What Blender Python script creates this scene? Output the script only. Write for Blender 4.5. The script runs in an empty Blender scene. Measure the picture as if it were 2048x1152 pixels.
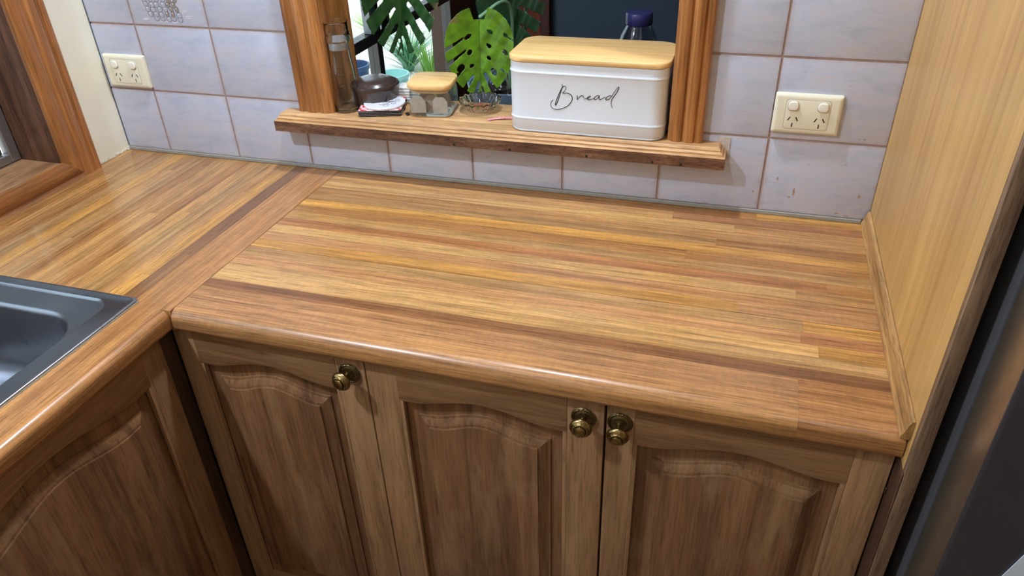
import bpy, bmesh, math, random
from mathutils import Matrix, Vector
random.seed(7)
scene = bpy.context.scene
COL = scene.collection
PI = math.pi

# ---------------------------------------------------------------- camera
cam = bpy.data.cameras.new('camera'); cam_o = bpy.data.objects.new('camera', cam); COL.objects.link(cam_o)
cam.sensor_width = 36.0; cam.lens = 36.0 * 1485.14 / 2048.0; cam.clip_start = 0.02
_r = Vector((0.95586, 0.29227, -0.03010)); _u = Vector((-0.13335, 0.52284, 0.84194)); _f = Vector((-0.26181, 0.80076, -0.53874))
cam_o.matrix_world = Matrix(((_r.x, _u.x, -_f.x, 1.34062), (_r.y, _u.y, -_f.y, -1.41095), (_r.z, _u.z, -_f.z, 0.68896), (0, 0, 0, 1)))
scene.camera = cam_o

# ---------------------------------------------------------------- world, sun, exposure
world = bpy.data.worlds.new('world'); scene.world = world; world.use_nodes = True
_bg = world.node_tree.nodes['Background']
_bg.inputs['Color'].default_value = (0.80, 0.91, 1.0, 1); _bg.inputs['Strength'].default_value = 2.2
sun = bpy.data.lights.new('sun', 'SUN'); sun.energy = 3.2; sun.angle = 0.01; sun.color = (1, 0.95, 0.86)
sun_o = bpy.data.objects.new('sun', sun); COL.objects.link(sun_o)
sun_o.rotation_euler = Vector((-0.10, 0.50, -0.86)).to_track_quat('-Z', 'Y').to_euler()
sun_o.location = (4, -5, 9)
vs = scene.view_settings
vs.view_transform = 'Standard'; vs.look = 'None'; vs.gamma = 1; vs.use_curve_mapping = False
vs.exposure = 0.08
# ceiling lamps: (x, y, watts, place); the last two are unseen, added for ambient light
LAMPS = [(0.12, -1.33, 27.0, 'above the sink'), (0.86, -0.225, 18.0, 'above the servery sill'), (1.75, -1.75, 3.0, 'added for fill in front of the refrigerator'), (0.7, -2.5, 4.0, 'added for fill nearest the rear kitchen wall')]
LAMP_COL = (0.74, 0.85, 1.0)
CEIL = 1.52

# ---------------------------------------------------------------- helpers
def S(r, g, b):
    f = lambda c: (c / 255 / 12.92) if c / 255 <= 0.04045 else ((c / 255 + 0.055) / 1.055) ** 2.4
    return (f(r), f(g), f(b), 1.0)

def wm(o):
    m = o.matrix_basis
    if o.parent: m = wm(o.parent) @ o.matrix_parent_inverse @ m
    return m

def link(o, parent=None):
    COL.objects.link(o)
    if parent is not None:
        o.parent = parent; o.matrix_parent_inverse = wm(parent).inverted()
    return o

def tag(o, label=None, cat=None, group=None, kind=None):
    if label: o['label'] = label
    if cat: o['category'] = cat
    if group: o['group'] = group
    if kind: o['kind'] = kind
    return o

def empty(name, loc, label=None, cat=None, group=None):
    o = bpy.data.objects.new(name, None); o.location = loc; o.empty_display_size = 0.05
    COL.objects.link(o); return tag(o, label, cat, group)

def mesh(name, verts, faces, mat, parent=None, smooth=False, color=None, recalc=True):
    me = bpy.data.meshes.new(name); me.from_pydata([tuple(v) for v in verts], [], faces)
    if recalc:
        bm = bmesh.new(); bm.from_mesh(me); bmesh.ops.recalc_face_normals(bm, faces=bm.faces); bm.to_mesh(me); bm.free()
    me.update()
    if mat: me.materials.append(mat)
    o = bpy.data.objects.new(name, me)
    if color: o.color = color
    link(o, parent)
    if smooth is True: me.shade_smooth()
    elif smooth: me.shade_smooth(); me.set_sharp_from_angle(angle=math.radians(smooth))
    return o

def box_bm(bm, x0, x1, y0, y1, z0, z1):
    vs_ = [bm.verts.new(p) for p in ((x0,y0,z0),(x1,y0,z0),(x1,y1,z0),(x0,y1,z0),(x0,y0,z1),(x1,y0,z1),(x1,y1,z1),(x0,y1,z1))]
    for f in ((0,3,2,1),(4,5,6,7),(0,1,5,4),(1,2,6,5),(2,3,7,6),(3,0,4,7)): bm.faces.new([vs_[i] for i in f])

def bm_obj(name, bm, mat, parent=None, smooth=False, color=None):
    me = bpy.data.meshes.new(name); bmesh.ops.recalc_face_normals(bm, faces=bm.faces); bm.to_mesh(me); bm.free()
    if mat: me.materials.append(mat)
    o = bpy.data.objects.new(name, me)
    if color: o.color = color
    link(o, parent)
    if smooth: me.shade_smooth(); me.set_sharp_from_angle(angle=math.radians(smooth))
    return o

def box(name, x0, x1, y0, y1, z0, z1, mat, parent=None, bev=0.0, seg=1, color=None, smooth=False):
    bm = bmesh.new(); box_bm(bm, min(x0,x1), max(x0,x1), min(y0,y1), max(y0,y1), min(z0,z1), max(z0,z1))
    if bev: bmesh.ops.bevel(bm, geom=list(bm.edges), offset=bev, segments=seg, profile=0.5, affect='EDGES')
    return bm_obj(name, bm, mat, parent, smooth or (30 if bev and seg > 1 else False), color)

def boxes(name, lst, mat, parent=None, color=None):
    bm = bmesh.new()
    for b in lst: box_bm(bm, *b)
    return bm_obj(name, bm, mat, parent, False, color)

def extrude(name, prof, a0, a1, fn, mat, parent=None, smooth=40, color=None, caps=True):
    """closed 2-D profile swept between a0 and a1; fn(p, q, a) -> xyz"""
    n = len(prof)
    v = [fn(p, q, a0) for p, q in prof] + [fn(p, q, a1) for p, q in prof]
    f = [(i, (i+1) % n, n+(i+1) % n, n+i) for i in range(n)]
    if caps: f += [tuple(range(n)), tuple(range(2*n-1, n-1, -1))]
    return mesh(name, v, f, mat, parent, smooth, color)

def rrect(x0, x1, y0, y1, r, n=6):
    out = []
    for cx, cy, a in ((x1-r, y1-r, 0), (x0+r, y1-r, 90), (x0+r, y0+r, 180), (x1-r, y0+r, 270)):
        for i in range(n+1):
            t = math.radians(a + 90*i/n); out.append((cx + r*math.cos(t), cy + r*math.sin(t)))
    return out

def loft(name, loops, mat, parent=None, smooth=40, cap0=True, cap1=True, color=None, M=None):
    n = len(loops[0]); v = [p for l in loops for p in l]; f = []
    for k in range(len(loops)-1):
        for i in range(n):
            j = (i+1) % n; f.append((k*n+i, k*n+j, (k+1)*n+j, (k+1)*n+i))
    if cap0: f.append(tuple(range(n-1, -1, -1)))
    if cap1: f.append(tuple(range((len(loops)-1)*n, len(loops)*n)))
    if M is not None: v = [M @ Vector(p) for p in v]
    return mesh(name, v, f, mat, parent, smooth, color)

def rr_loft(name, cx, cy, steps, mat, parent=None, rot=0.0, **k):
    """steps: (half x, half y, radius, z)"""
    M = Matrix.Translation((cx, cy, 0)) @ Matrix.Rotation(rot, 4, 'Z')
    return loft(name, [[(x, y, z) for x, y in rrect(-a, a, -b, b, min(r, a*0.999, b*0.999))] for a, b, r, z in steps], mat, parent, M=M, **k)

def lathe_data(prof, seg=32):
    v, f, rings = [], [], []
    for r, z in prof:
        if r < 1e-7: rings.append([len(v)]); v.append((0, 0, z))
        else:
            rings.append(list(range(len(v), len(v)+seg)))
            v += [(r*math.cos(2*PI*i/seg), r*math.sin(2*PI*i/seg), z) for i in range(seg)]
    for a, b in zip(rings, rings[1:]):
        for i in range(seg):
            j = (i+1) % seg
            if len(a) == 1 and len(b) == 1: continue
            if len(a) == 1: f.append((a[0], b[j], b[i]))
            elif len(b) == 1: f.append((a[i], a[j], b[0]))
            else: f.append((a[i], a[j], b[j], b[i]))
    return v, f

def lathe(name, prof, M, mat, parent=None, seg=32, smooth=40, color=None, recalc=True):
    v, f = lathe_data(prof, seg)
    return mesh(name, [M @ Vector(p) for p in v], f, mat, parent, smooth, color, recalc)

def tube_data(pts, rad, seg=8):
    v, f = [], []; pts = [Vector(p) for p in pts]; n = len(pts)
    rad = rad if isinstance(rad, (list, tuple)) else [rad]*n
    up = Vector((0.13, 0.2, 0.97))
    for i, p in enumerate(pts):
        t = (pts[min(i+1, n-1)] - pts[max(i-1, 0)]).normalized()
        a = t.cross(up)
        if a.length < 1e-4: a = t.cross(Vector((1, 0, 0)))
        a.normalize(); b = t.cross(a)
        v += [p + rad[i]*(a*math.cos(2*PI*k/seg) + b*math.sin(2*PI*k/seg)) for k in range(seg)]
    for i in range(n-1):
        for k in range(seg):
            l = (k+1) % seg; f.append((i*seg+k, i*seg+l, (i+1)*seg+l, (i+1)*seg+k))
    f += [tuple(range(seg-1, -1, -1)), tuple(range((n-1)*seg, n*seg))]
    return v, f

def tube(name, pts, rad, mat, parent=None, seg=8, color=None):
    v, f = tube_data(pts, rad, seg); return mesh(name, v, f, mat, parent, True, color)

def smooth_path(p, it=3):
    p = [Vector(q) for q in p]
    for _ in range(it):
        q = [p[0]]
        for a, b in zip(p, p[1:]): q += [a*0.75 + b*0.25, a*0.25 + b*0.75]
        q.append(p[-1]); p = q
    return p

# ---------------------------------------------------------------- materials
def nodes(name):
    m = bpy.data.materials.new(name); m.use_nodes = True; nt = m.node_tree
    return m, nt, nt.nodes['Principled BSDF']
def N(nt, t, **kw):
    n = nt.nodes.new(t)
    for k, v in kw.items():
        if k in n.inputs.keys(): n.inputs[k].default_value = v
        else: setattr(n, k, v)
    return n
def L(nt, a, b): nt.links.new(a, b)
def ramp(nt, fac, stops, interp='LINEAR'):
    r = N(nt, 'ShaderNodeValToRGB'); cr = r.color_ramp; cr.interpolation = interp
    while len(cr.elements) < len(stops): cr.elements.new(0.5)
    for e, (p, c) in zip(cr.elements, stops):
        e.position = p; e.color = c if isinstance(c, tuple) else (c, c, c, 1)
    L(nt, fac, r.inputs[0]); return r.outputs[0]
def mixc(nt, a, b, fac, mode='MIX'):
    m = N(nt, 'ShaderNodeMix', data_type='RGBA', blend_type=mode)
    for s, x in ((0, fac), (6, a), (7, b)):
        if hasattr(x, 'is_linked'): L(nt, x, m.inputs[s])
        else: m.inputs[s].default_value = x
    return m.outputs[2]

def plain(name, col, rough=0.5, metal=0.0, coat=0.0, spec=0.5, noise=0.0, nscale=40.0, bump=0.0, trans=0.0, sss=0.0):
    m, nt, p = nodes(name)
    p.inputs['Base Color'].default_value = col; p.inputs['Roughness'].default_value = rough; p.inputs['Metallic'].default_value = metal
    p.inputs['Coat Weight'].default_value = coat; p.inputs['Coat Roughness'].default_value = 0.08; p.inputs['Specular IOR Level'].default_value = spec
    p.inputs['Transmission Weight'].default_value = trans
    if noise or bump:
        g = N(nt, 'ShaderNodeNewGeometry'); n = N(nt, 'ShaderNodeTexNoise', Scale=nscale, Detail=5.0, Roughness=0.6); L(nt, g.outputs['Position'], n.inputs['Vector'])
        if noise:
            k = ramp(nt, n.outputs[0], [(0.25, 1 - noise), (0.75, 1 + noise)])
            L(nt, mixc(nt, col, k, 1.0, 'MULTIPLY'), p.inputs['Base Color'])
        if bump:
            b = N(nt, 'ShaderNodeBump', Strength=bump, Distance=0.002); L(nt, n.outputs[0], b.inputs['Height']); L(nt, b.outputs[0], p.inputs['Normal'])
    return m

def wood(name, dark, mid, light, axis='X', rough=0.35, coat=0.0, objcol=False, coarse=42.0, fine=420.0, along=2.0, pore=0.55, bump=0.08, blotch=0.18, figure=0.0, worn=None, coat_rough=0.12):
    m, nt, p = nodes(name)
    g = N(nt, 'ShaderNodeNewGeometry'); oi = N(nt, 'ShaderNodeObjectInfo')
    mul = N(nt, 'ShaderNodeVectorMath', operation='SCALE'); mul.inputs[0].default_value = (7.3, 5.1, 3.7)
    L(nt, oi.outputs['Random'], mul.inputs['Scale'])
    add = N(nt, 'ShaderNodeVectorMath', operation='ADD'); L(nt, g.outputs['Position'], add.inputs[0]); L(nt, mul.outputs[0], add.inputs[1])
    def stretched(al, ac, det, dist=0.0, rgh=0.6):
        mp = N(nt, 'ShaderNodeMapping'); mp.inputs['Scale'].default_value = tuple(al if a == axis else ac for a in 'XYZ')
        L(nt, add.outputs[0], mp.inputs['Vector'])
        n = N(nt, 'ShaderNodeTexNoise', Scale=1.0, Detail=det, Roughness=rgh, Distortion=dist); L(nt, mp.outputs[0], n.inputs['Vector']); return n.outputs[0]
    A = stretched(along, coarse, 6.0, 0.6); B = stretched(along*9, fine, 3.0); Cn = stretched(3.0, 7.0, 3.0)
    c = ramp(nt, A, [(0.28, dark), (0.5, mid), (0.72, light)])
    if objcol: c = mixc(nt, c, oi.outputs['Color'], 1.0, 'MULTIPLY')
    k = ramp(nt, B, [(0.36, 1 - pore), (0.52, 1.0), (0.72, 1.0 + pore*0.22)])
    c = mixc(nt, c, k, 1.0, 'MULTIPLY')
    k2 = ramp(nt, Cn, [(0.3, 1 - blotch), (0.7, 1 + blotch)])
    c = mixc(nt, c, k2, 1.0, 'MULTIPLY')
    if objcol:
        Hn = stretched(1.3, 16.0, 3.0, 0.5)
        c = mixc(nt, c, ramp(nt, Hn, [(0.32, (0.90, 0.88, 0.90, 1)), (0.5, (1, 1, 1, 1)), (0.68, (1.10, 1.08, 0.92, 1))]), 1.0, 'MULTIPLY')
    if figure:
        F = stretched(150.0, 60.0, 2.0, 0.3)
        c = mixc(nt, c, ramp(nt, F, [(0.35, 1 - figure), (0.65, 1 + figure)]), 1.0, 'MULTIPLY')
    if worn:
        W = stretched(5.0, 22.0, 5.0, 0.4)
        c = mixc(nt, c, worn, ramp(nt, W, [(0.5, 0.0), (0.74, 0.65)]))
        D = stretched(9.0, 60.0, 4.0, 0.2)
        c = mixc(nt, c, S(48, 30, 20), ramp(nt, D, [(0.6, 0.0), (0.76, 0.6)]))
    L(nt, c, p.inputs['Base Color'])
    p.inputs['Roughness'].default_value = rough; p.inputs['Coat Weight'].default_value = coat; p.inputs['Coat Roughness'].default_value = coat_rough
    b = N(nt, 'ShaderNodeBump', Strength=bump, Distance=0.001); L(nt, B, b.inputs['Height']); L(nt, b.outputs[0], p.inputs['Normal'])
    return m

def thin_glass(name, tint=(0.95, 0.97, 0.97, 1), rough=0.02, ior=1.35):
    m, nt, p = nodes(name); nt.nodes.remove(p)
    out = nt.nodes['Material Output']
    t = N(nt, 'ShaderNodeBsdfTransparent', Color=tint); g = N(nt, 'ShaderNodeBsdfGlossy', Roughness=rough)
    lw = N(nt, 'ShaderNodeLayerWeight', Blend=0.5); mx = N(nt, 'ShaderNodeMixShader')
    pw = N(nt, 'ShaderNodeMath', operation='POWER'); L(nt, lw.outputs['Facing'], pw.inputs[0]); pw.inputs[1].default_value = 4.0
    f0 = ((ior-1)/(ior+1))**2
    ma = N(nt, 'ShaderNodeMath', operation='MULTIPLY_ADD'); L(nt, pw.outputs[0], ma.inputs[0]); ma.inputs[1].default_value = 0.85; ma.inputs[2].default_value = f0
    L(nt, ma.outputs[0], mx.inputs[0]); L(nt, t.outputs[0], mx.inputs[1]); L(nt, g.outputs[0], mx.inputs[2]); L(nt, mx.outputs[0], out.inputs['Surface'])
    return m

M_top_x = wood('benchtop timber along x', (0.54, 0.46, 0.37, 1), (0.89, 0.86, 0.80, 1), (1.15, 1.14, 1.06, 1), 'X', rough=0.36, coat=0.25, objcol=True, coarse=80, fine=520, along=1.6, pore=0.42, bump=0.05, blotch=0.12, figure=0.06, coat_rough=0.22)
M_top_y = wood('benchtop timber along y', (0.54, 0.46, 0.37, 1), (0.89, 0.86, 0.80, 1), (1.15, 1.14, 1.06, 1), 'Y', rough=0.32, coat=0.5, objcol=True, coarse=80, fine=520, along=1.6, pore=0.42, bump=0.05, blotch=0.12, figure=0.06)
CD = dict(rough=0.5, coarse=30, fine=300, along=1.4, pore=0.3, bump=0.12, blotch=0.12, worn=S(166, 132, 96))
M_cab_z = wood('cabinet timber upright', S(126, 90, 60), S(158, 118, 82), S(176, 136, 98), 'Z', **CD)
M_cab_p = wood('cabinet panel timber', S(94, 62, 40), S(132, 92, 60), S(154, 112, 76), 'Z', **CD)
M_cab_x = wood('cabinet timber along x', S(128, 92, 60), S(158, 117, 80), S(176, 134, 95), 'X', **CD)
M_cab_y = wood('cabinet timber along y', S(128, 92, 60), S(158, 117, 80), S(176, 134, 95), 'Y', **CD)
M_dark_wood = wood('dark corner timber', S(44, 28, 18), S(74, 48, 32), S(96, 64, 42), 'Z', rough=0.55)
M_arch = wood('architrave timber', S(112, 68, 34), S(164, 106, 56), S(190, 132, 78), 'Z', rough=0.32, coat=0.25, coarse=36, fine=260, along=1.5, pore=0.3, blotch=0.25)
M_arch_y = wood('architrave timber along y', S(120, 70, 32), S(160, 102, 50), S(186, 128, 70), 'Y', rough=0.34, coat=0.25, coarse=36, fine=260, along=1.5, pore=0.3, blotch=0.25)
M_jamb = wood('brown jamb timber', S(66, 42, 30), S(100, 66, 46), S(122, 84, 60), 'Z', rough=0.4, coat=0.1, blotch=0.25)
M_sill = wood('worn sill timber', S(150, 108, 68), S(196, 150, 100), S(214, 172, 122), 'X', rough=0.5, coarse=40, fine=300, along=3, pore=0.3, blotch=0.22)
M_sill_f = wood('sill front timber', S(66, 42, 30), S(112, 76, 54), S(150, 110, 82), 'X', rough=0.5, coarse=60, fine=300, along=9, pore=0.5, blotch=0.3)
M_sill_y = wood('window ledge timber', S(112, 76, 46), S(158, 116, 78), S(180, 140, 98), 'Y', rough=0.5, coarse=30, fine=220, along=3, pore=0.3, blotch=0.25)
M_panel = wood('pale veneer', S(178, 132, 72), S(196, 152, 90), S(208, 166, 104), 'Z', rough=0.42, coat=0.1, coarse=44, fine=380, along=0.9, pore=0.10, bump=0.03, blotch=0.10)
M_edge = wood('panel edge timber', S(100, 76, 56), S(130, 102, 78), S(148, 120, 94), 'Z', rough=0.5, coarse=80, fine=420, along=2.5, pore=0.4)
M_mould = wood('moulding timber', S(128, 90, 46), S(178, 132, 78), S(198, 156, 98), 'Y', rough=0.45, coat=0.1, coarse=90, fine=400, along=3, pore=0.35, blotch=0.25)
M_bamboo = wood('bamboo', S(216, 170, 104), S(236, 194, 128), S(244, 208, 150), 'X', rough=0.42, coarse=90, fine=520, along=3.0, pore=0.10, bump=0.02, blotch=0.08)
M_shadow = plain('dark gap', S(30, 22, 17), 0.8)
M_cream = plain('cream wall paint', S(246, 243, 222), 0.5, noise=0.03, nscale=12)
M_white_paint = plain('ceiling paint', S(238, 236, 230), 0.7)
M_roomwall = plain('kitchen wall paint', S(222, 198, 160), 0.6)
M_grout = plain('brown grout', S(172, 148, 138), 0.8, noise=0.15, nscale=160)
M_caulk = plain('grey sealant', S(150, 148, 140), 0.5, noise=0.1, nscale=90)
M_flake = plain('flaking paint', S(238, 234, 218), 0.7, noise=0.1, nscale=200)
M_floor = plain('brown floor vinyl', S(120, 92, 70), 0.5, noise=0.1, nscale=8)

def tile_material():
    m, nt, p = nodes('glazed wall tile')
    g = N(nt, 'ShaderNodeNewGeometry'); tc = N(nt, 'ShaderNodeTexCoord')
    mp = N(nt, 'ShaderNodeMapping'); mp.inputs['Scale'].default_value = (11, 1, 34); L(nt, g.outputs['Position'], mp.inputs['Vector'])
    n = N(nt, 'ShaderNodeTexNoise', Scale=1.0, Detail=8.0, Roughness=0.72, Distortion=0.3); L(nt, mp.outputs[0], n.inputs['Vector'])
    c = ramp(nt, n.outputs[0], [(0.34, S(178, 184, 202)), (0.52, S(192, 196, 212)), (0.64, S(198, 194, 204)), (0.78, S(194, 178, 178))])
    # grubby edges: distance to the tile's own border, broken up by noise
    sp = N(nt, 'ShaderNodeSeparateXYZ'); L(nt, tc.outputs['Generated'], sp.inputs[0])
    def edge(o, k):
        a = N(nt, 'ShaderNodeMath', operation='SUBTRACT'); L(nt, o, a.inputs[0]); a.inputs[1].default_value = 0.5
        b = N(nt, 'ShaderNodeMath', operation='ABSOLUTE'); L(nt, a.outputs[0], b.inputs[0])
        return b.outputs[0]
    mx = N(nt, 'ShaderNodeMath', operation='MAXIMUM'); L(nt, edge(sp.outputs['X'], 1), mx.inputs[0]); L(nt, edge(sp.outputs['Z'], 1), mx.inputs[1])
    n2 = N(nt, 'ShaderNodeTexNoise', Scale=38.0, Detail=5.0, Roughness=0.65); L(nt, g.outputs['Position'], n2.inputs['Vector'])
    ad = N(nt, 'ShaderNodeMath', operation='MULTIPLY_ADD'); L(nt, n2.outputs[0], ad.inputs[0]); ad.inputs[1].default_value = 0.12; L(nt, mx.outputs[0], ad.inputs[2])
    k = ramp(nt, ad.outputs[0], [(0.52, 0.0), (0.585, 0.45)])
    c = mixc(nt, c, S(176, 138, 118), k)
    n3 = N(nt, 'ShaderNodeTexNoise', Scale=120.0, Detail=2.0); L(nt, g.outputs['Position'], n3.inputs['Vector'])
    c = mixc(nt, c, S(120, 96, 84), ramp(nt, n3.outputs[0], [(0.76, 0.0), (0.80, 0.6)]))
    L(nt, c, p.inputs['Base Color']); p.inputs['Roughness'].default_value = 0.18
    b = N(nt, 'ShaderNodeBump', Strength=0.08, Distance=0.001); L(nt, n.outputs[0], b.inputs['Height']); L(nt, b.outputs[0], p.inputs['Normal'])
    return m
M_tile = tile_material()

def steel_material():
    m, nt, p = nodes('worn stainless steel')
    g = N(nt, 'ShaderNodeNewGeometry'); n = N(nt, 'ShaderNodeTexNoise', Scale=9.0, Detail=2.0, Roughness=0.5); L(nt, g.outputs['Position'], n.inputs['Vector'])
    L(nt, ramp(nt, n.outputs[0], [(0.3, S(142, 146, 154)), (0.7, S(154, 158, 166))]), p.inputs['Base Color'])
    L(nt, ramp(nt, n.outputs[0], [(0.3, 0.26), (0.7, 0.34)]), p.inputs['Roughness']); p.inputs['Metallic'].default_value = 1.0
    return m
M_steel = steel_material()
M_brass = plain('aged brass', S(150, 128, 84), 0.28, 1.0, noise=0.3, nscale=300)
M_brass_dark = plain('tarnished brass', S(122, 106, 74), 0.38, 1.0, noise=0.3, nscale=300)
M_outlet = plain('aged cream plastic', S(232, 228, 204), 0.35)
M_switch = plain('ivory switch plastic', S(242, 240, 226), 0.3)
M_slot = plain('dark socket slot', S(28, 24, 22), 0.6)
M_bin = plain('white powder coat', S(228, 235, 244), 0.35, coat=0.2)
M_ink = plain('black print', S(26, 26, 28), 0.5)
M_alu = plain('weathered aluminium', S(150, 150, 150), 0.4, 0.8)
M_bronze = plain('bronze anodised aluminium', S(96, 92, 90), 0.35, 0.7)
M_glass = thin_glass('clear glass', (0.94, 0.96, 0.96, 1), 0.02, 1.40)
M_pane = thin_glass('window pane', (0.90, 0.95, 0.97, 1), 0.01, 1.30)
M_crystal = thin_glass('pressed crystal', (0.93, 0.95, 0.96, 1), 0.03, 1.75)
M_rglass, _n, _p = nodes('carafe glass'); _p.inputs['Transmission Weight'].default_value = 1.0; _p.inputs['Roughness'].default_value = 0.0; _p.inputs['IOR'].default_value = 1.45; _p.inputs['Base Color'].default_value = (0.97, 0.985, 0.98, 1)
M_frost = plain('frosted band', S(225, 228, 232), 0.6, trans=0.4)

# ================================================================= SETTING
# ---- measures (metres; z = 0 is the top of the bench, y = 0 the face of the wall tiles)
TW, TH, TZ1, TZ0 = 0.2, 0.1518, 0.1578, 0.009
XL, XP = -0.126, 1.604          # left wall face, end panel face
SEAM = 0.468                    # seam between the two benchtops
OX0, OX1 = 0.474, 1.223         # servery opening
SILL = 0.143
FLOOR = -0.9

wall = boxes('wall_back', [(-0.25, OX0, 0.0026, 0.118, FLOOR, CEIL), (OX1, 3.2, 0.0026, 0.118, FLOOR, CEIL),
                           (OX0, OX1, 0.0026, 0.118, FLOOR, 0.104), (OX0, OX1, 0.0026, 0.118, 1.02, CEIL)], M_grout)
tag(wall, 'tiled kitchen back wall with a servery opening', None, None, 'structure')

def poly_tile(pts, name='tile'):
    """pts: outline in x,z; front face at y=0, rounded arris"""
    bm = bmesh.new(); g = 0.0021
    cx = sum(p[0] for p in pts)/len(pts); cz = sum(p[1] for p in pts)/len(pts)
    a = [bm.verts.new((x, 0.0062, z)) for x, z in pts]; b = [bm.verts.new((x, 0.0, z)) for x, z in pts]
    n = len(pts); front = bm.faces.new(b)
    for i in range(n): bm.faces.new((a[i], a[(i+1) % n], b[(i+1) % n], b[i]))
    bmesh.ops.recalc_face_normals(bm, faces=bm.faces)
    bmesh.ops.bevel(bm, geom=list(front.edges), offset=0.0024, segments=2, profile=0.6, affect='EDGES')
    return bm_obj(name, bm, M_tile, wall, 35)
def rect_tile(x0, x1, z0, z1):
    g = 0.0019; return poly_tile([(x0+g, z0+g), (x1-g, z0+g), (x1-g, z1-g), (x0+g, z1-g)])
def shared(src, dx, dz):
    o = src.copy(); COL.objects.link(o); o.parent = wall; o.matrix_parent_inverse = src.matrix_parent_inverse.copy(); o.location = (dx, 0, dz); return o
rows = [(TZ0-0.0019, TZ1)] + [(TZ1 + i*TH, TZ1 + (i+1)*TH) for i in range(4)]
decor_tile = None
for ri, (z0, z1) in enumerate(rows):
    rect_tile(XL-0.002, 0.0, z0, z1)                       # cut column beside the left wall
    first = rect_tile(0.0, TW, z0, z1)
    if ri == 2: decor_tile = first
    shared(first, TW, 0)
    rect_tile(7*TW, XP+0.002, z0, z1)
    if ri == 0:
        under = rect_tile(2*TW, 3*TW, z0, 0.106)
        for k in (1, 2, 3): shared(under, k*TW, 0)
        g = 0.0019
        poly_tile([(1.2+g, z0+g), (1.4-g, z0+g), (1.4-g, z1-g), (1.262, z1-g), (1.262, 0.1035), (1.2+g, 0.1035)])
    else:
        rect_tile(1.262, 1.4, z0, z1)
        rect_tile(0.4, 0.416, z0, z1)
# chips and spatters in the glaze
M_stain = plain('chipped glaze', S(166, 138, 116), 0.7)
def blotch_mesh(cx, cz, w, h, y=-0.0004, name='glaze_chip', mat=None, parent=None, n=11):
    pts = [(cx + w*math.cos(2*PI*i/n)*random.uniform(0.7, 1.1), y, cz + h*math.sin(2*PI*i/n)*random.uniform(0.75, 1.1)) for i in range(n)]
    bk = [(x, y+0.0006, z) for x, _, z in pts]
    return mesh(name, pts + bk, [tuple(range(n))] + [(i, (i+1) % n, n+(i+1) % n, n+i) for i in range(n)], mat or M_stain, parent or wall)
for cx, cz, w, h in ((1.4272, .0785, .0018, .0035), (1.4608, .0530, .0024, .0085), (1.4540, .0420, .003, .0016), (1.5779, .0559, .0028, .0042), (1.3861, .0464, .0018, .003), (1.5429, .1167, .0012, .0012), (1.5648, .1686, .0028, .0016), (1.555, .1680, .0018, .001), (1.2384, .058, .0014, .0012), (1.545, .0165, .004, .0016), (1.562, .0135, .006, .001), (.8349, .0677, .003, .0009)):
    blotch_mesh(cx, cz, w, h)

# moulded print on the decor tile: a basket heaped with eggs
M_egg = plain('tile print grey', S(176, 178, 190), 0.4); M_egg2 = plain('tile print taupe', S(150, 138, 128), 0.4); M_line = plain('tile print outline', S(92, 80, 80), 0.5); M_hl = plain('tile print highlight', S(226, 228, 236), 0.4)
def oval(bm, cx, cz, a, b, rot, y, n=14):
    c, s = math.cos(rot), math.sin(rot)
    bm.faces.new([bm.verts.new((cx + c*a*math.cos(t) - s*b*math.sin(t), y, cz + s*a*math.cos(t) + c*b*math.sin(t))) for t in [2*PI*i/n for i in range(n)]])
b1, b2, b3, b4 = bmesh.new(), bmesh.new(), bmesh.new(), bmesh.new()
rnd = random.Random(3)
eggs = []
for row, (z, xa, xb, n) in enumerate([(.3275, .070, .132, 5), (.336, .053, .130, 6), (.3465, .050, .128, 6), (.357, .049, .122, 6), (.3675, .048, .128, 6), (.378, .050, .124, 6), (.389, .056, .12, 5)]):
    for i in range(n):
        eggs.append((xa + (xb-xa)*i/(n-1) + rnd.uniform(-.002, .002), z + rnd.uniform(-.0012, .0012) - (0.004 if False else 0)))
for k, (x, z) in enumerate(eggs):
    taupe = x > .098 and z > .335
    a, b, r = (0.0044, 0.0066, rnd.uniform(-.4, .4)) if taupe else (0.0062, 0.0060, rnd.uniform(-.6, .6))
    y = -0.0003 - 0.00001*k
    oval(b3, x, z, a+.0009, b+.0009, r, y); oval(b2 if taupe else b1, x, z, a, b, r, y-0.000004)
    oval(b4, x-.0015, z+.002, a*.3, b*.25, r, y-0.000007)
for i in range(16):
    x = rnd.choice((rnd.uniform(.034, .05), rnd.uniform(.135, .165), rnd.uniform(.07, .12))); z = rnd.uniform(.322, .36) if not .06 < x < .13 else rnd.uniform(.3185, .321)
    oval(b4, x, z, rnd.uniform(.005, .010), .0006, 0.02, -0.00026)
for nm, b_, mt in (('print_outline', b3, M_line), ('print_eggs', b1, M_egg), ('print_basket', b2, M_egg2), ('print_highlight', b4, M_hl)):
    bm_obj(nm, b_, mt, decor_tile)

caulk = box('trim_1', XL, XP-0.012, -0.003, 0.0058, 0.0003, 0.0085, M_caulk, None, 0.001)
tag(caulk, 'grey sealant bead between benchtop and tiles', None, None, 'structure')

# ---- left kitchen wall with its window
wl = boxes('wall_left', [(-0.27, XL, -0.118, 0.006, FLOOR, CEIL), (-0.27, XL-0.001, -3.2, -0.118, FLOOR, -0.05), (-0.27, XL-0.001, -3.2, -0.118, 1.12, CEIL), (-0.27, XL-0.001, -3.2, -1.52, -0.05, 1.12)], M_cream)
tag(wl, 'cream painted left wall beside the window', None, None, 'structure')
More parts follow.
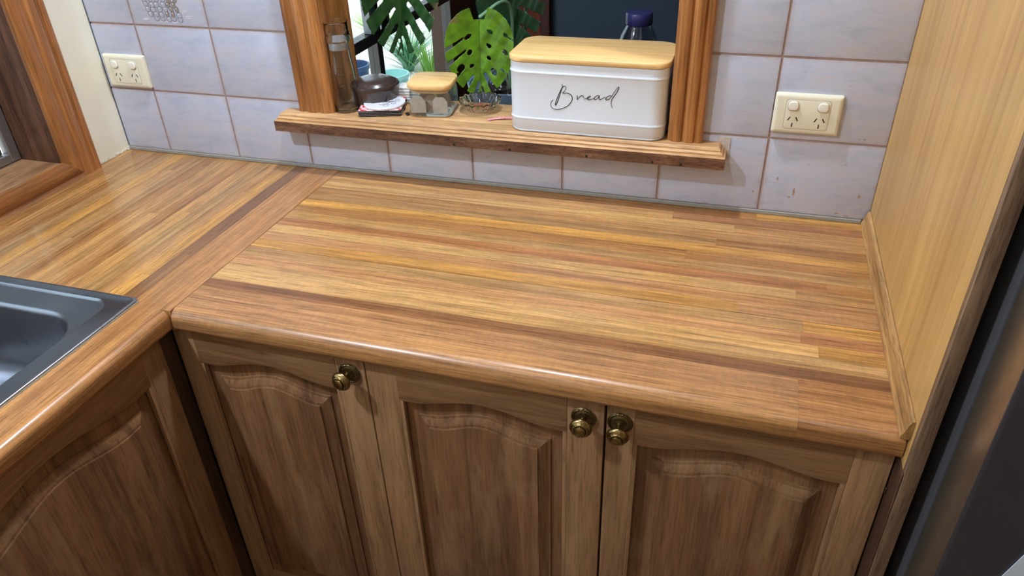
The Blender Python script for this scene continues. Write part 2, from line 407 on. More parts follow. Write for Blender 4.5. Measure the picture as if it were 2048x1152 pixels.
# ragged paint at the foot of that wall
for i in range(26):
    t = i/25; y = -0.002 - 0.108*t
    blotch = bpy.data.meshes
    z = random.uniform(0.001, 0.006); r = random.uniform(0.0016, 0.0042)
    n = 7; pts = [(XL+0.0012*random.uniform(.4, 1.6), y + r*math.cos(2*PI*k/n)*random.uniform(.6, 1.3), max(0.0004, z + r*0.8*math.sin(2*PI*k/n)*random.uniform(.6, 1.3))) for k in range(n)]
    bk = [(XL-0.0005, p[1], p[2]) for p in pts]
    mesh('paint_flake', pts + bk, [tuple(range(n))] + [(k, (k+1) % n, n+(k+1) % n, n+k) for k in range(n)], M_flake, wl)
M_crack = plain('grey gap', S(70, 84, 96), 0.7)
box('corner_gap', XL+0.0002, XL+0.0022, -0.0012, 0.004, 0.012, 0.7, M_crack, wl)

ARCH = [(0.0, 0.0), (0.0, 0.014), (0.004, 0.018), (0.012, 0.0185), (0.016, 0.0155), (0.019, 0.0145), (0.023, 0.0185), (0.030, 0.0205), (0.040, 0.0205), (0.046, 0.0165), (0.049, 0.0150), (0.053, 0.0180), (0.062, 0.0195), (0.073, 0.0180), (0.079, 0.0135), (0.084, 0.0120), (0.084, 0.0)]
def architrave(name, c0, side, face, a0, a1, horiz, mat):
    pass
# left window architraves (profile width runs from the outer edge towards the opening)
w1 = empty('window_1', (-0.2, -0.85, 0.048)); tag(w1, 'kitchen window in the left wall with timber reveal', None, None, 'structure')
WY0, WY1, WZ0, WZ1 = -0.203, -1.44, 0.046, 1.06
sc = 0.091/0.084
def mitred(name, fn, mat):
    n = len(ARCH); v = [fn(p*sc, q, 0) for p, q in ARCH] + [fn(p*sc, q, 1) for p, q in ARCH]
    f = [(i, (i+1) % n, n+(i+1) % n, n+i) for i in range(n)] + [tuple(range(n)), tuple(range(2*n-1, n-1, -1))]
    return mesh(name, v, f, mat, w1, 30)
# upright: outer edge y=-0.112; mitre at foot: z = (p - 0.045)
mitred('architrave', lambda p, q, e: (XL+q*0.85, -0.112-p, (WZ0-0.091+p) if e == 0 else WZ1+0.091-p), M_arch)
# board along the bench: cut off by the benchtop, only its inner half shows
low = [(max(p*sc, 0.0455), q) for p, q in ARCH if p*sc > 0.043]; low = [(low[0][0], 0.0)] + low
n = len(low)
v = [(XL+q*0.85, -0.112-p, WZ0-0.091+p) for p, q in low] + [(XL+q*0.85, WY1-0.02, WZ0-0.091+p) for p, q in low]
mesh('architrave', v, [(i, (i+1) % n, n+(i+1) % n, n+i) for i in range(n)] + [tuple(range(n)), tuple(range(2*n-1, n-1, -1))], M_arch_y, w1, 30)
mitred('architrave', lambda p, q, e: (XL+q*0.85, (-0.112-p) if e == 0 else WY1-0.091+p, WZ1+0.091-p), M_arch_y)
box('jamb', -0.262, XL-0.0003, WY0+0.0012, WY0+0.018, WZ0-0.018, WZ1+0.018, M_jamb, w1, 0.001)
box('jamb', -0.262, XL-0.0003, WY1-0.018, WY1-0.0012, WZ0-0.018, WZ1+0.018, M_jamb, w1, 0.001)
box('ledge', -0.262, XL-0.0003, WY1, WY0, WZ0-0.018, WZ0-0.0012, M_sill_y, w1, 0.001)
box('head', -0.262, XL-0.0003, WY1, WY0, WZ1, WZ1+0.018, M_jamb, w1, 0.001)
for y0, y1, z0, z1 in ((WY0-0.001, WY0-0.026, WZ0+0.001, WZ1), (WY1+0.026, WY1+0.001, WZ0+0.001, WZ1), (WY0-0.026, WY1+0.026, WZ0+0.001, WZ0+0.022), (WY0-0.026, WY1+0.026, WZ1-0.02, WZ1)):
    box('frame_bar', -0.262, -0.240, y0, y1, z0, z1, M_alu, w1, 0.002)
for y0, y1, z0, z1 in ((WY0-0.034, WY0-0.060, WZ0+0.030, WZ1-0.02), (-0.82, -0.846, WZ0+0.03, WZ1-0.02), (WY0-0.034, -0.846, WZ0+0.0225, WZ0+0.050)):
    box('sash_bar', -0.262, -0.250, y0, y1, z0, z1, M_bronze, w1, 0.002)
M_screen, nt_, p_ = nodes('insect screen'); nt_.nodes.remove(p_)
_t = N(nt_, 'ShaderNodeBsdfTransparent'); _d = N(nt_, 'ShaderNodeBsdfDiffuse', Color=S(40, 40, 40)); _m = N(nt_, 'ShaderNodeMixShader', Fac=0.62)
L(nt_, _t.outputs[0], _m.inputs[1]); L(nt_, _d.outputs[0], _m.inputs[2]); L(nt_, _m.outputs[0], nt_.nodes['Material Output'].inputs['Surface'])
box('insect_screen', -0.259, -0.258, WY0-0.05, -0.83, WZ0+0.04, WZ1-0.02, M_screen, w1)
box('pane', -0.262, -0.2605, -0.846, WY1+0.026, WZ0+0.022, WZ1-0.02, M_pane, w1)

M_patch = plain('patched wall paint', S(196, 186, 176), 0.7, noise=0.15, nscale=120)
# ---- servery opening: architraves, linings, moulded sill
def servery_arch(name, x0, x1, flip):
    k = (x1-x0)/0.084
    prof = [((x0 + p*k) if not flip else (x1 - p*k), -q) for p, q in ARCH]
    o = extrude(name, prof, SILL+0.0004, 1.06, lambda p, q, a: (p, q, a), M_arch, None, 30)
    return tag(o, None, None, None, 'structure')
a1 = servery_arch('trim_2', 0.4005, 0.486, False); a1['label'] = 'fluted timber architrave left of the servery opening, behind the carafe'
a2 = servery_arch('trim_3', 1.2125, 1.2785, True); a2['label'] = 'fluted timber architrave right of the servery opening, beside the bread bin'
lin = box('trim_4', OX0, 0.4855, 0.0004, 0.1195, SILL+0.0004, 1.02, M_arch, None, 0.001); tag(lin, 'timber lining on the left side of the servery opening', None, None, 'structure')
lin = box('trim_5', 1.213, OX1, 0.0004, 0.1195, SILL+0.0004, 1.02, M_arch, None, 0.001); tag(lin, 'timber lining on the right side of the servery opening', None, None, 'structure')
lin = box('trim_6', OX0, OX1, 0.0004, 0.1195, 1.0202, 1.032, M_arch, None, 0.001); tag(lin, 'timber head lining of the servery opening', None, None, 'structure')

sill = empty('trim_7', (0.84, 0, 0.105)); tag(sill, 'moulded timber servery sill carrying the bread bin and jars', None, None, 'structure')
SX0, SX1 = 0.350, 1.326
box('board', OX0+0.0005, OX1-0.0005, 0.0003, 0.122, 0.1062, SILL, M_sill, sill, 0.0015, 2)
# nosing: stepped profile mitred round both ends (inset from fascia, z)
prof = [(0.0, 0.1040), (0.0, 0.1265), (0.0015, 0.1280), (0.0055, 0.1290), (0.0055, 0.1325), (0.0080, 0.1345), (0.0105, 0.1355), (0.0105, 0.1385), (0.0125, 0.1415), (0.0150, SILL)]
v = []; F = []
for s, z in prof:
    v += [(SX0+s, -0.0005, z), (SX0+s, -0.046+s, z), (SX1-s, -0.046+s, z), (SX1-s, -0.0005, z)]
for k in range(len(prof)-1):
    for i in range(4): F.append((4*k+i, 4*k+(i+1) % 4, 4*k+4+(i+1) % 4, 4*k+4+i))
F += [(0, 1, 2, 3), tuple(4*(len(prof)-1)+i for i in (3, 2, 1, 0))]
nose = mesh('nosing', v, F, M_sill, sill)
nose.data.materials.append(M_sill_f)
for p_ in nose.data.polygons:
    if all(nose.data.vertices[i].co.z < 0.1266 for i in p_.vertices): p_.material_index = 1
box('paint_patch', SX1-0.02, SX1+0.005, -0.0012, -0.0004, 0.110, 0.1535, M_patch, wall)
for cx in (0.778, 0.90, 1.06, 1.19, 1.245):
    box('dent', cx-0.0022, cx+0.0022, -0.0464, -0.0452, 0.106, 0.111, M_shadow, sill)

# ---- rest of the kitchen shell (out of frame, closes the room)
tag(boxes('floor', [(-0.3, 3.2, -3.2, 6.0, FLOOR-0.05, FLOOR)], M_floor), 'brown vinyl floor', None, None, 'structure')
tag(boxes('ceiling', [(-0.3, 3.2, -3.2, 3.0, CEIL, CEIL+0.05)], M_white_paint), 'white ceiling', None, None, 'structure')
tag(boxes('wall_right', [(3.2, 3.25, -3.2, 3.0, FLOOR, CEIL)], M_roomwall), 'cream wall on the right of the kitchen', None, None, 'structure')
tag(boxes('wall_front', [(-0.3, 3.2, -3.25, -3.2, FLOOR, CEIL)], M_roomwall), 'cream wall behind the camera', None, None, 'structure')
for i, (x, y, w, where) in enumerate(LAMPS):
    d = empty('downlight', (x, y, CEIL), 'round recessed ceiling downlight ' + where, 'downlight', 'ceiling downlights')
    Mx = Matrix.Translation((x, y, CEIL))
    lathe('bezel', [(0.046, 0.0), (0.058, -0.0005), (0.060, -0.004), (0.048, -0.006), (0.046, 0.0)], Mx, M_white_paint, d, 28)
    li = bpy.data.lights.new('lamp', 'AREA'); li.shape = 'DISK'; li.size = 0.085; li.energy = w; li.color = LAMP_COL
    lo = bpy.data.objects.new('lamp', li); lo.location = (x, y, CEIL-0.008); link(lo)
    lo.parent = d; lo.matrix_parent_inverse = wm(d).inverted()

# ================================================================= BENCHTOPS
BT = -0.040
P = 0.0305
# colours per strip (left piece, right piece, joint x), from the wall forward
GOLD, PALE, TAN, BRN, RED, DRK, OLV, PNK = S(214, 158, 86), S(214, 167, 108), S(204, 152, 94), S(188, 134, 80), S(188, 130, 84), S(150, 102, 66), S(194, 149, 96), S(206, 152, 100)
STR = [(BRN, GOLD, 1.40), (TAN, RED, 1.24), (PALE, TAN, 1.36), (TAN, BRN, 1.47), (OLV, BRN, 1.33), (GOLD, GOLD, 1.44), (BRN, BRN, 1.28), (OLV, TAN, 1.48), (RED, BRN, 1.52),
       (PALE, TAN, 1.47), (PNK, TAN, 1.45), (GOLD, PNK, 1.38), (OLV, GOLD, 1.48), (PNK, RED, 1.475), (PALE, GOLD, 1.50), (PALE, TAN, 1.47), (DRK, DRK, 1.45)]
top = empty('benchtop', (1.03, -0.3, BT), 'glossy strip-laminated timber benchtop under the servery sill', 'benchtop')
def jit(c, a=0.10):
    k = 1 + random.uniform(-a, a); return (c[0]*k, c[1]*k, c[2]*k, 1)
wide = {10: 0.0011, 12: 0.0011}
for i, (c0, c1, xj) in enumerate(STR):
    y1 = -P*i; y0 = -P*(i+1) if i < 16 else -0.5135
    gp = wide.get(i, 0.00022)
    xa, xb = SEAM+0.0008, XP-0.0015
    xm2 = SEAM + (xj-SEAM)*random.uniform(0.35, 0.65)
    sc0 = tuple(k*0.94 for k in c0[:3]) + (1,); sc1 = tuple(k*0.88 for k in c1[:3]) + (1,)
    parts_ = [(xa, xb, jit(sc0, .04))] if i in (3, 5, 7, 10, 15, 16) else [(xa, xj, jit(sc0, .04)), (xj, xb, jit(sc1, .04))]
    for a, b, c in parts_:
        box('plank', a, b - 0.0001, y0, y1-gp, BT+0.004, 0.0, M_top_x, top, color=c)
def nosing_prof(y_in, y_out, r1=0.019, r2=0.011):
    pts = [(y_in, BT), (y_in, 0.0)]
    d = 1 if y_out > y_in else -1
    for k in range(9): t = PI/2*k/8; pts.append((y_out - d*r1 + d*r1*math.sin(t), -r1 + r1*math.cos(t)))
    for k in range(6): t = PI/2*k/5; pts.append((y_out - d*r2 + d*r2*math.cos(t), BT + r2 - r2*math.sin(t)))
    return pts
FR = S(184, 134, 88)
for a, b, c in ((SEAM+0.0008, 1.470, FR), (1.4702, XP-0.0015, S(182, 128, 78))):
    extrude('nosing_plank', nosing_prof(-0.5138, -0.603), a, b, lambda p, q, x: (x, p, q), M_top_x, top, 40, c)
box('core', SEAM+0.002, XP-0.003, -0.51, -0.001, BT, BT+0.0039, M_shadow, top)

top2 = empty('benchtop', (0.17, -0.6, BT), 'glossy strip-laminated timber benchtop holding the sink below the left window', 'benchtop')
SINK_Y = -0.592
xs_ = [0.3535 - P*k for k in range(0, 17)]; xs_ = [x for x in xs_ if x > XL] + [XL+0.0005]
LC = [GOLD, TAN, OLV, TAN, BRN, TAN, TAN, BRN, OLV, TAN, GOLD, OLV, BRN, TAN, BRN, TAN]
DARKC = S(150, 104, 66)
def strip_y(x0, x1, y0, y1, c, nj=1):
    cuts = sorted([y1] + [random.uniform(y0+.08, y1-.08) for _ in range(nj)] + [y0])
    for a, b in zip(cuts, cuts[1:]):
        box('plank', x0+0.0001, x1-0.0001, a+0.0001, b, BT+0.004, 0.0, M_top_y, top2, color=jit(tuple(k*0.88 for k in c[:3]) + (1,), .05))
strip_y(0.3536, 0.3847, SINK_Y, -0.0002, DARKC, 1)
for k in range(len(xs_)-1): strip_y(xs_[k+1], xs_[k], SINK_Y, -0.0002, LC[k % len(LC)])
box('plank', 0.3536, 0.3847, -1.60, SINK_Y-0.52, BT+0.004, 0.0, M_top_y, top2, color=DARKC)
box('plank', XL+0.0005, 0.3534, -1.60, SINK_Y-0.52, BT+0.004, 0.0, M_top_y, top2, color=TAN)
box('plank', XL+0.0005, -0.05, SINK_Y-0.52, SINK_Y-0.0004, BT+0.004, 0.0, M_top_y, top2, color=BRN)
# front plank: square edged along the seam, bull-nosed past the inner corner
FC = S(186, 132, 80)
np_ = nosing_prof(0.385, 0.4655)
sq = [(0.385, BT), (0.385, 0.0)] + [(SEAM-0.0004, 0.0)]*9 + [(SEAM-0.0004, BT)]*6
ys = [(-0.0005, sq), (-0.5985, sq), (-0.5988, np_), (-1.60, np_)]
n = len(sq); v = [(p, y, q) for y, pr in ys for p, q in pr]
f = [(k*n+i, k*n+(i+1) % n, (k+1)*n+(i+1) % n, (k+1)*n+i) for k in range(3) for i in range(n)] + [tuple(range(n)), tuple(range(4*n-1, 3*n-1, -1))]
mesh('nosing_plank', v, f, M_top_y, top2, 40, FC)
box('core', XL+0.002, 0.384, SINK_Y+0.004, -0.002, BT, BT+0.0039, M_shadow, top2)

# ---- moulding where the bench meets the end panel
mp_ = [(1.5915, 0.0002), (1.5915, 0.005), (1.5935, 0.0085), (1.5960, 0.0150), (1.5972, 0.0215), (1.5985, 0.0255), (1.6005, 0.0290), (1.6030, 0.0305), (1.6036, 0.0300), (1.6036, 0.0002)]
mo = extrude('trim_8', mp_, -0.606, -0.0045, lambda p, q, y: (p, y, q), M_mould, None, 35)
tag(mo, 'slim scotia moulding between benchtop and end panel', None, None, 'structure')

# ---- tall end panel beside the refrigerator
pan = empty('end_panel', (1.613, -0.31, FLOOR), 'tall pale timber-veneer end panel between the benchtop and the refrigerator', 'panel')
box('veneer_sheet', XP, 1.6225, -0.6165, -0.0006, FLOOR, CEIL-0.002, M_panel, pan)
box('edge_strip', XP, 1.6225, -0.6290, -0.6167, FLOOR, CEIL-0.002, M_edge, pan, 0.0012, 2)

box('dark_strip', 1.6020, XP-0.0002, -0.6270, -0.55, FLOOR, -0.0415, M_dark_wood, pan, 0.0008)  # thin dark brown strip laid over the panel face below the benchtop
# ================================================================= CABINETS
YD, XD = -0.588, 0.445     # door faces
def bell(t): return 0.5 - 0.5*math.cos(2*PI*min(max((t-0.05)/0.9, 0), 1))
def make_door(parent, u0, u1, v0, v1, fn, A, mz, mh, stl=0.055, stl_r=None, knob=None, rail=0.0735, label=None):
    """fn(u, v, d) -> xyz, d = distance out of the face"""
    sr = stl_r or stl
    ia, ib, it, ib0 = u0+stl, u1-sr, v1-rail, v0+0.075
    # panel with raised field
    NS = 36; loops = []
    for off, d in ((-0.006, -0.0115), (0.028, -0.0115), (0.0282, -0.0085), (0.032, -0.0078), (0.035, -0.0058), (0.043, -0.0026), (0.0470, -0.0022), (0.0472, 0.0010), (0.0495, 0.0014)):
        a, b = ia+off, ib-off; lp = []
        for k in range(NS+1): lp.append(fn(a+(b-a)*k/NS, it + A*bell(k/NS) - off, d))
        for k in range(NS+1): lp.append(fn(b-(b-a)*k/NS, ib0 + off, d))
        loops.append(lp)
    n = len(loops[0]); v = [p for l in loops for p in l]; f = []
    for k in range(len(loops)-1):
        for i in range(n): f.append((k*n+i, k*n+(i+1) % n, (k+1)*n+(i+1) % n, (k+1)*n+i))
    o = (len(loops)-1)*n
    for k in range(NS): f.append((o+k, o+k+1, o+n-2-k, o+n-1-k))
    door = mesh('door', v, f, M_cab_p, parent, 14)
    if label: door['label'] = label
    def pboard(name, a, b, c, e, mat, bevel=0.0018, d0=-0.019):
        bm = bmesh.new(); box_bm(bm, a, b, d0, 0.0, c, e)
        bmesh.ops.bevel(bm, geom=[ed for ed in bm.edges if all(abs(w.co.y) < 1e-6 for w in ed.verts)], offset=bevel, segments=2, profile=0.5, affect='EDGES')
        for w in bm.verts: w.co = fn(w.co.x, w.co.z, w.co.y)
        return bm_obj(name, bm, mat, door, 35)
    pboard('stile', u0, ia, v0, v1, mz); pboard('stile', ib, u1, v0, v1, mz)
    pboard('bottom_rail', ia, ib, v0, ib0, mh)
    # bead running up the inner edge of each stile
    for a, b in ((ia-0.0005, ia+0.0065), (ib-0.0065, ib+0.0005)):
        pboard('bead', a, b, ib0, it+0.002, mz, 0.0015, -0.0085).location
    # arched top rail
    top_, bot = [], []
    for k in range(NS+1):
        u = ia + (ib-ia)*k/NS; top_.append((u, v1)); bot.append((u, it + A*bell(k/NS)))
    v = []; f = []
    for k in range(NS+1):
        (ut, vt), (ub, vb) = top_[k], bot[k]
        v += [fn(ut, vt, -0.019), fn(ut, vt, 0.0), fn(ub, vb+0.0028, 0.0), fn(ub, vb+0.0008, -0.0012), fn(ub, vb, -0.0040), fn(ub, vb, -0.019)]
    for k in range(NS):
        for j in range(5): f.append((6*k+j, 6*k+j+1, 6*k+6+j+1, 6*k+6+j))
    f += [(0, 1, 2, 3, 4, 5), tuple(6*NS+j for j in (5, 4, 3, 2, 1, 0))]
    mesh('top_rail', v, f, mh, door, 35)
    if knob:
        make_knob(fn(knob[0], knob[1], 0.0), Vector(fn(0, 0, 1)) - Vector(fn(0, 0, 0)), door, knob[2:])
    return door

def rope_data(R, r, z, n, seg=72, sub=10):
    v, f = [], []
    for i in range(seg):
        t = 2*PI*i/seg
        for j in range(sub):
            ph = 2*PI*j/sub; rr = r*(1 + 0.28*math.cos(n*t + 2*ph))
            v.append(((R + rr*math.cos(ph))*math.cos(t), (R + rr*math.cos(ph))*math.sin(t), z + rr*math.sin(ph)))
    for i in range(seg):
        for j in range(sub): f.append((i*sub+j, ((i+1) % seg)*sub+j, ((i+1) % seg)*sub+(j+1) % sub, i*sub+(j+1) % sub))
    return v, f
def join(*ds):
    v, f = [], []
    for a, b in ds:
        o = len(v); v += list(a); f += [tuple(i+o for i in q) for q in b]
    return v, f
def make_knob(p, nrm, parent, tilt=(0, 0)):
    q = (Vector(nrm).normalized() + Vector((tilt[0], 0, tilt[1]))).to_track_quat('Z', 'Y').to_matrix().to_4x4()
    q0 = Vector(nrm).normalized().to_track_quat('Z', 'Y').to_matrix().to_4x4()
    Mx = Matrix.Translation(p) @ q; M0 = Matrix.Translation(p) @ q0
    rose = join(lathe_data([(0, .0002), (.0185, .0002), (.0195, .0014), (.0188, .0026), (.0150, .0030), (.0135, .0042), (.0100, .0052), (.0072, .0050), (.0058, .0062), (0, .0064)], 40), rope_data(.0168, .0017, .0026, 22))
    head = join(lathe_data([(0, .004), (.0050, .0045), (.0046, .009), (.0044, .014), (.0060, .0175), (.0125, .0195), (.0165, .0228), (.0170, .0258), (.0150, .0292), (.0128, .0300), (.0122, .0312), (.0100, .0318), (.0088, .0320), (.0084, .0345), (.0060, .0362), (0, .0368)], 40), rope_data(.0108, .0016, .0318, 16))
    a = mesh('knob', [Mx @ Vector(x) for x in head[0]], head[1], M_brass, parent, 45); a['label'] = 'aged brass knob with rope-twist ring'
    # backing rose is the same casting in a darker, tarnished tone
    b = mesh('knob_rose', [M0 @ Vector(x) for x in rose[0]], rose[1], M_brass_dark, parent, 45); b['label'] = 'tarnished brass rose with rope-twist rim'

back = lambda u, v, d: (u, YD-d, v)
leftf = lambda u, v, d: (XD+d, -u, v)      # u grows towards the camera
DT, DB = -0.0435, -0.775
def carcass(name, loc, label, bodybox, kick, group):
    c = empty(name, loc, label, 'cabinet', group)
    box('carcass', *bodybox, M_dark_wood, c, 0.001); box('kickboard', *kick, M_dark_wood, c, 0.001); return c
G = 'timber base cabinets'
c1 = carcass('base_cabinet', (0.62, -0.3, FLOOR), 'single-door timber base cabinet in the inner corner, brass knob at its top right', (0.447, 0.8155, YD+0.0195, -0.02, DB, BT-0.001), (0.447, 0.8155, -0.53, -0.515, FLOOR, DB-0.0005), G)
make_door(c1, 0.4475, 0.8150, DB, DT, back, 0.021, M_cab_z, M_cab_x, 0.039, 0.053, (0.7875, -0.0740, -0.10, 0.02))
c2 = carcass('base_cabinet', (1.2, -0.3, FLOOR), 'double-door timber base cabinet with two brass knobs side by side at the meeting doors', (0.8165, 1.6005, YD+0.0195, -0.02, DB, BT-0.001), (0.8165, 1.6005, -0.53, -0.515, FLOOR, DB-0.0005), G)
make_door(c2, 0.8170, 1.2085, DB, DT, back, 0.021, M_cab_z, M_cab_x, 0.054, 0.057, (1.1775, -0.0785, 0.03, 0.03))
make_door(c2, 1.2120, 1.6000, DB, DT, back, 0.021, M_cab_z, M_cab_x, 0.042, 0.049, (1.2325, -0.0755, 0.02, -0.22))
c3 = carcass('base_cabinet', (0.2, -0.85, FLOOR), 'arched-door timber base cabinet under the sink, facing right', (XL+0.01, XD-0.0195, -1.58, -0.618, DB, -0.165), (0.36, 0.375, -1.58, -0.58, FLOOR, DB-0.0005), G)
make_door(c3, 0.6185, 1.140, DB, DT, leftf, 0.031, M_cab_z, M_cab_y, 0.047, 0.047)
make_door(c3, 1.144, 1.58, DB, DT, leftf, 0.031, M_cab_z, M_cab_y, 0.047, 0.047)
box('corner_filler', 0.4255, 0.4440, -0.6175, -0.5875, DB, DT, M_dark_wood, c3, 0.0015)
# hinge peeping from the right-hand door edge
box('hinge', 1.6002, 1.6016, YD-0.004, YD+0.002, -0.118, -0.104, M_brass_dark, c2, 0.001)

# ================================================================= SINK
sk = empty('sink', (0.17, -0.83, 0.0), 'stainless steel kitchen sink with a rounded bowl, set in the left benchtop', 'sink')
sx0, sx1, sy0, sy1 = -0.045, 0.3935, -1.10, -0.581
loops = []
for (a, b, c, d, r, z) in ((sx0, sx1, sy0, sy1, 0.012, 0.0002), (sx0+.0002, sx1-.0002, sy0+.0002, sy1-.0002, 0.012, 0.0024), (sx0+.002, sx1-.002, sy0+.002, sy1-.002, 0.012, 0.0040), (sx0+.006, sx1-.006, sy0+.006, sy1-.006, 0.010, 0.0042),
                           (sx0+.010, sx1-.010, sy0+.008, sy1-.008, 0.010, 0.0026), (sx0+.030, sx1-.040, sy0+.017, sy1-.0185, 0.034, 0.0022), (sx0+.032, sx1-.0425, sy0+.019, sy1-.021, 0.033, -0.0022),
                           (sx0+.034, sx1-.045, sy0+.021, sy1-.023, 0.033, -0.0030), (-0.005, 0.3475, -1.04, -0.642, 0.088, -0.0042), (-0.002, 0.3445, -1.037, -0.645, 0.086, -0.0065), (0.001, 0.3410, -1.034, -0.649, 0.084, -0.015),
                           (0.008, 0.334, -1.026, -0.657, 0.080, -0.115), (0.020, 0.322, -1.014, -0.669, 0.075, -0.142), (0.045, 0.297, -0.99, -0.694, 0.06, -0.152), (0.13, 0.21, -0.89, -0.80, 0.03, -0.155)):
    loops.append([(x, y, z) for x, y in rrect(a, b, c, d, r, 8)])
loft('basin', loops, M_steel, sk, 45, cap0=False)
lathe('drain', [(0, 0.001), (0.012, 0.001), (0.030, 0.003), (0.036, 0.002), (0.036, 0)], Matrix.Translation((0.17, -0.845, -0.155)), M_steel, sk, 28)
# scruffy sealant along the front edge of the sink
M_seal = plain('old sealant', S(120, 106, 84), 0.6, noise=0.3, nscale=200)
v, f = [], []
for i in range(120):
    y = sy1-0.006 - i*0.004; x = sx1 + 0.0006; w = random.uniform(0.0008, 0.0032)
    v += [(x-.001, y, 0.0003), (x-.001, y, 0.0014), (x+w, y, 0.0004)]
for i in range(119): f += [(3*i, 3*i+1, 3*i+4, 3*i+3), (3*i+1, 3*i+2, 3*i+5, 3*i+4)]
mesh('sealant', v, f, M_seal, sk)

# ================================================================= POWER OUTLETS
def outlet(x0, x1, z0, z1, label):
    cx, cz = (x0+x1)/2, (z0+z1)/2; o = empty('power_outlet', (cx, -0.0002, cz), label, 'power outlet', 'double power outlets')
    w, h = (x1-x0)/2, (z1-z0)/2
    Mx = Matrix.Translation((cx, -0.0002, cz)) @ Matrix.Rotation(PI/2, 4, 'X')
    def rl(name, steps, mat, dx=0, dz=0, parent=o):
        return loft(name, [[(x+dx, y+dz, z) for x, y in rrect(-a, a, -b, b, r, 5)] for a, b, r, z in steps], mat, parent, 40, M=Mx)
    plate = rl('plate', [(w, h, .003, 0), (w, h, .003, .005), (w-.0008, h-.0008, .003, .007), (w-.004, h-.004, .003, .0095), (w-.007, h-.007, .002, .0100)], M_outlet)
    rl('groove', [(w-.0195, h-.0095, .005, .0095), (w-.0195, h-.0095, .005, .01005)], M_grout)
    ins = rl('insert', [(w-.0202, h-.0102, .005, .0095), (w-.0202, h-.0102, .005, .0103), (w-.021, h-.011, .005, .0106)], M_outlet)
    for s in (-1, 1):
        dx = s*0.0255
        rl('switch_well', [(.0095, .0090, .006, .0104), (.0095, .0090, .006, .01075)], M_grout, dx, .0155)
        rl('switch', [(.0088, .0082, .006, .0105), (.0088, .0082, .006, .0128), (.0080, .0072, .005, .0146), (.0055, .0050, .004, .0150)], M_switch, dx, .0160)
        for (px, pz, rot, ln) in ((-.0068, -.0085, -0.52, .0040), (.0068, -.0085, 0.52, .0040), (0, -.0200, 0, .0038)):
            c, sn = math.cos(rot), math.sin(rot); hw = .0010
            q = [(-hw, -ln), (hw, -ln), (hw, ln), (-hw, ln)]
            pts = [(dx*0.9+px + c*a - sn*b, pz + sn*a + c*b) for a, b in q]
            mesh('socket_slot', [Mx @ Vector((a, b, .0104)) for a, b in pts] + [Mx @ Vector((a, b, .01075)) for a, b in pts], [(0, 1, 2, 3), (7, 6, 5, 4)] + [(i, (i+1) % 4, 4+(i+1) % 4, 4+i) for i in range(4)], M_slot, o)
    return o
outlet(-0.1125, 0.0035, 0.1655, 0.2415, 'cream double power outlet on the tiles in the left corner, beside the cream wall')
outlet(1.3995, 1.5155, 0.1735, 0.2475, 'cream double power outlet on the tiles between the bread bin and the end panel')

# ================================================================= ON THE SILL
Z = SILL + 0.0003
# ---- bread bin
bb = empty('bread_bin', (1.05, 0.045, Z), 'white metal bread bin lettered Bread with a bamboo lid', 'bread bin')
hx, hy, r0 = 0.1555, 0.0775, 0.030; bx, by = 1.0500, 0.0480
st = [(hx-.004, hy-.004, r0-.004, Z), (hx-.001, hy-.001, r0, Z+.0015), (hx-.001, hy-.001, r0, Z+.0035), (hx-.002, hy-.002, r0, Z+.0045), (hx, hy, r0, Z+.007)]
for zb in (Z+.0245, Z+.1165):
    st += [(hx, hy, r0, zb), (hx+.0002, hy+.0002, r0, zb+.0012), (hx+.0013, hy+.0013, r0, zb+.0030), (hx+.0013, hy+.0013, r0, zb+.0048), (hx+.0002, hy+.0002, r0, zb+.0066), (hx, hy, r0, zb+.0080)]
st += [(hx, hy, r0, Z+.1385), (hx-.0012, hy-.0012, r0, Z+.1395), (hx-.006, hy-.006, r0-.004, Z+.1395)]
rr_loft('bin_body', bx, by, st, M_bin, bb, smooth=50)
rr_loft('lid', bx, by+.001, [(hx+.001, hy+.0015, .032, Z+.1402), (hx+.0025, hy+.003, .033, Z+.1415), (hx+.0025, hy+.003, .033, Z+.1490), (hx+.0010, hy+.0015, .032, Z+.1508)], M_bamboo, bb, smooth=50)
rr_loft('lid_rim', bx, by, [(hx-.008, hy-.008, r0-.008, Z+.1300), (hx-.008, hy-.008, r0-.008, Z+.1402)], M_bamboo, bb)
LET = {
 'B': [(1.0046, .2444), (1.0069, .2416), (1.0023, .2327), (.9965, .2192), (.9911, .2041), (.9929, .2021), (.9971, .2119), (1.0023, .2283), (1.0061, .2401), (1.0116, .2425), (1.0139, .2386), (1.0105, .2318), (1.0047, .227), (1.017, .229), (1.0252, .224), (1.0265, .2163), (1.0201, .2052), (1.0084, .1973), (.995, .1939), (.9852, .1962), (.9816, .2034), (.984, .2095), (.9876, .213)],
 'r': [(1.0345, .2247), (1.0363, .2228), (1.0352, .2151), (1.0386, .2212), (1.0432, .2252), (1.0473, .2252), (1.0491, .2207)],
 'e': [(1.0491, .219), (1.0555, .2206), (1.0617, .2239), (1.0611, .2262), (1.0571, .2242), (1.0549, .22), (1.0578, .2175), (1.063, .2188), (1.0698, .2227)],
 'a': [(1.0794, .2274), (1.0742, .2276), (1.0692, .2232), (1.0688, .2192), (1.0722, .2188), (1.0767, .2232), (1.0794, .228), (1.0779, .2221), (1.0802, .2194), (1.0864, .2233), (1.0909, .2259)],
 'd': [(1.1021, .2289), (1.097, .2286), (1.0915, .2236), (1.0917, .2196), (1.0968, .2205), (1.1022, .2266), (1.109, .2391), (1.1148, .2473), (1.1163, .2452), (1.112, .2353), (1.1051, .2257), (1.102, .2174), (1.1029, .21), (1.1051, .2052)]}
ds = []
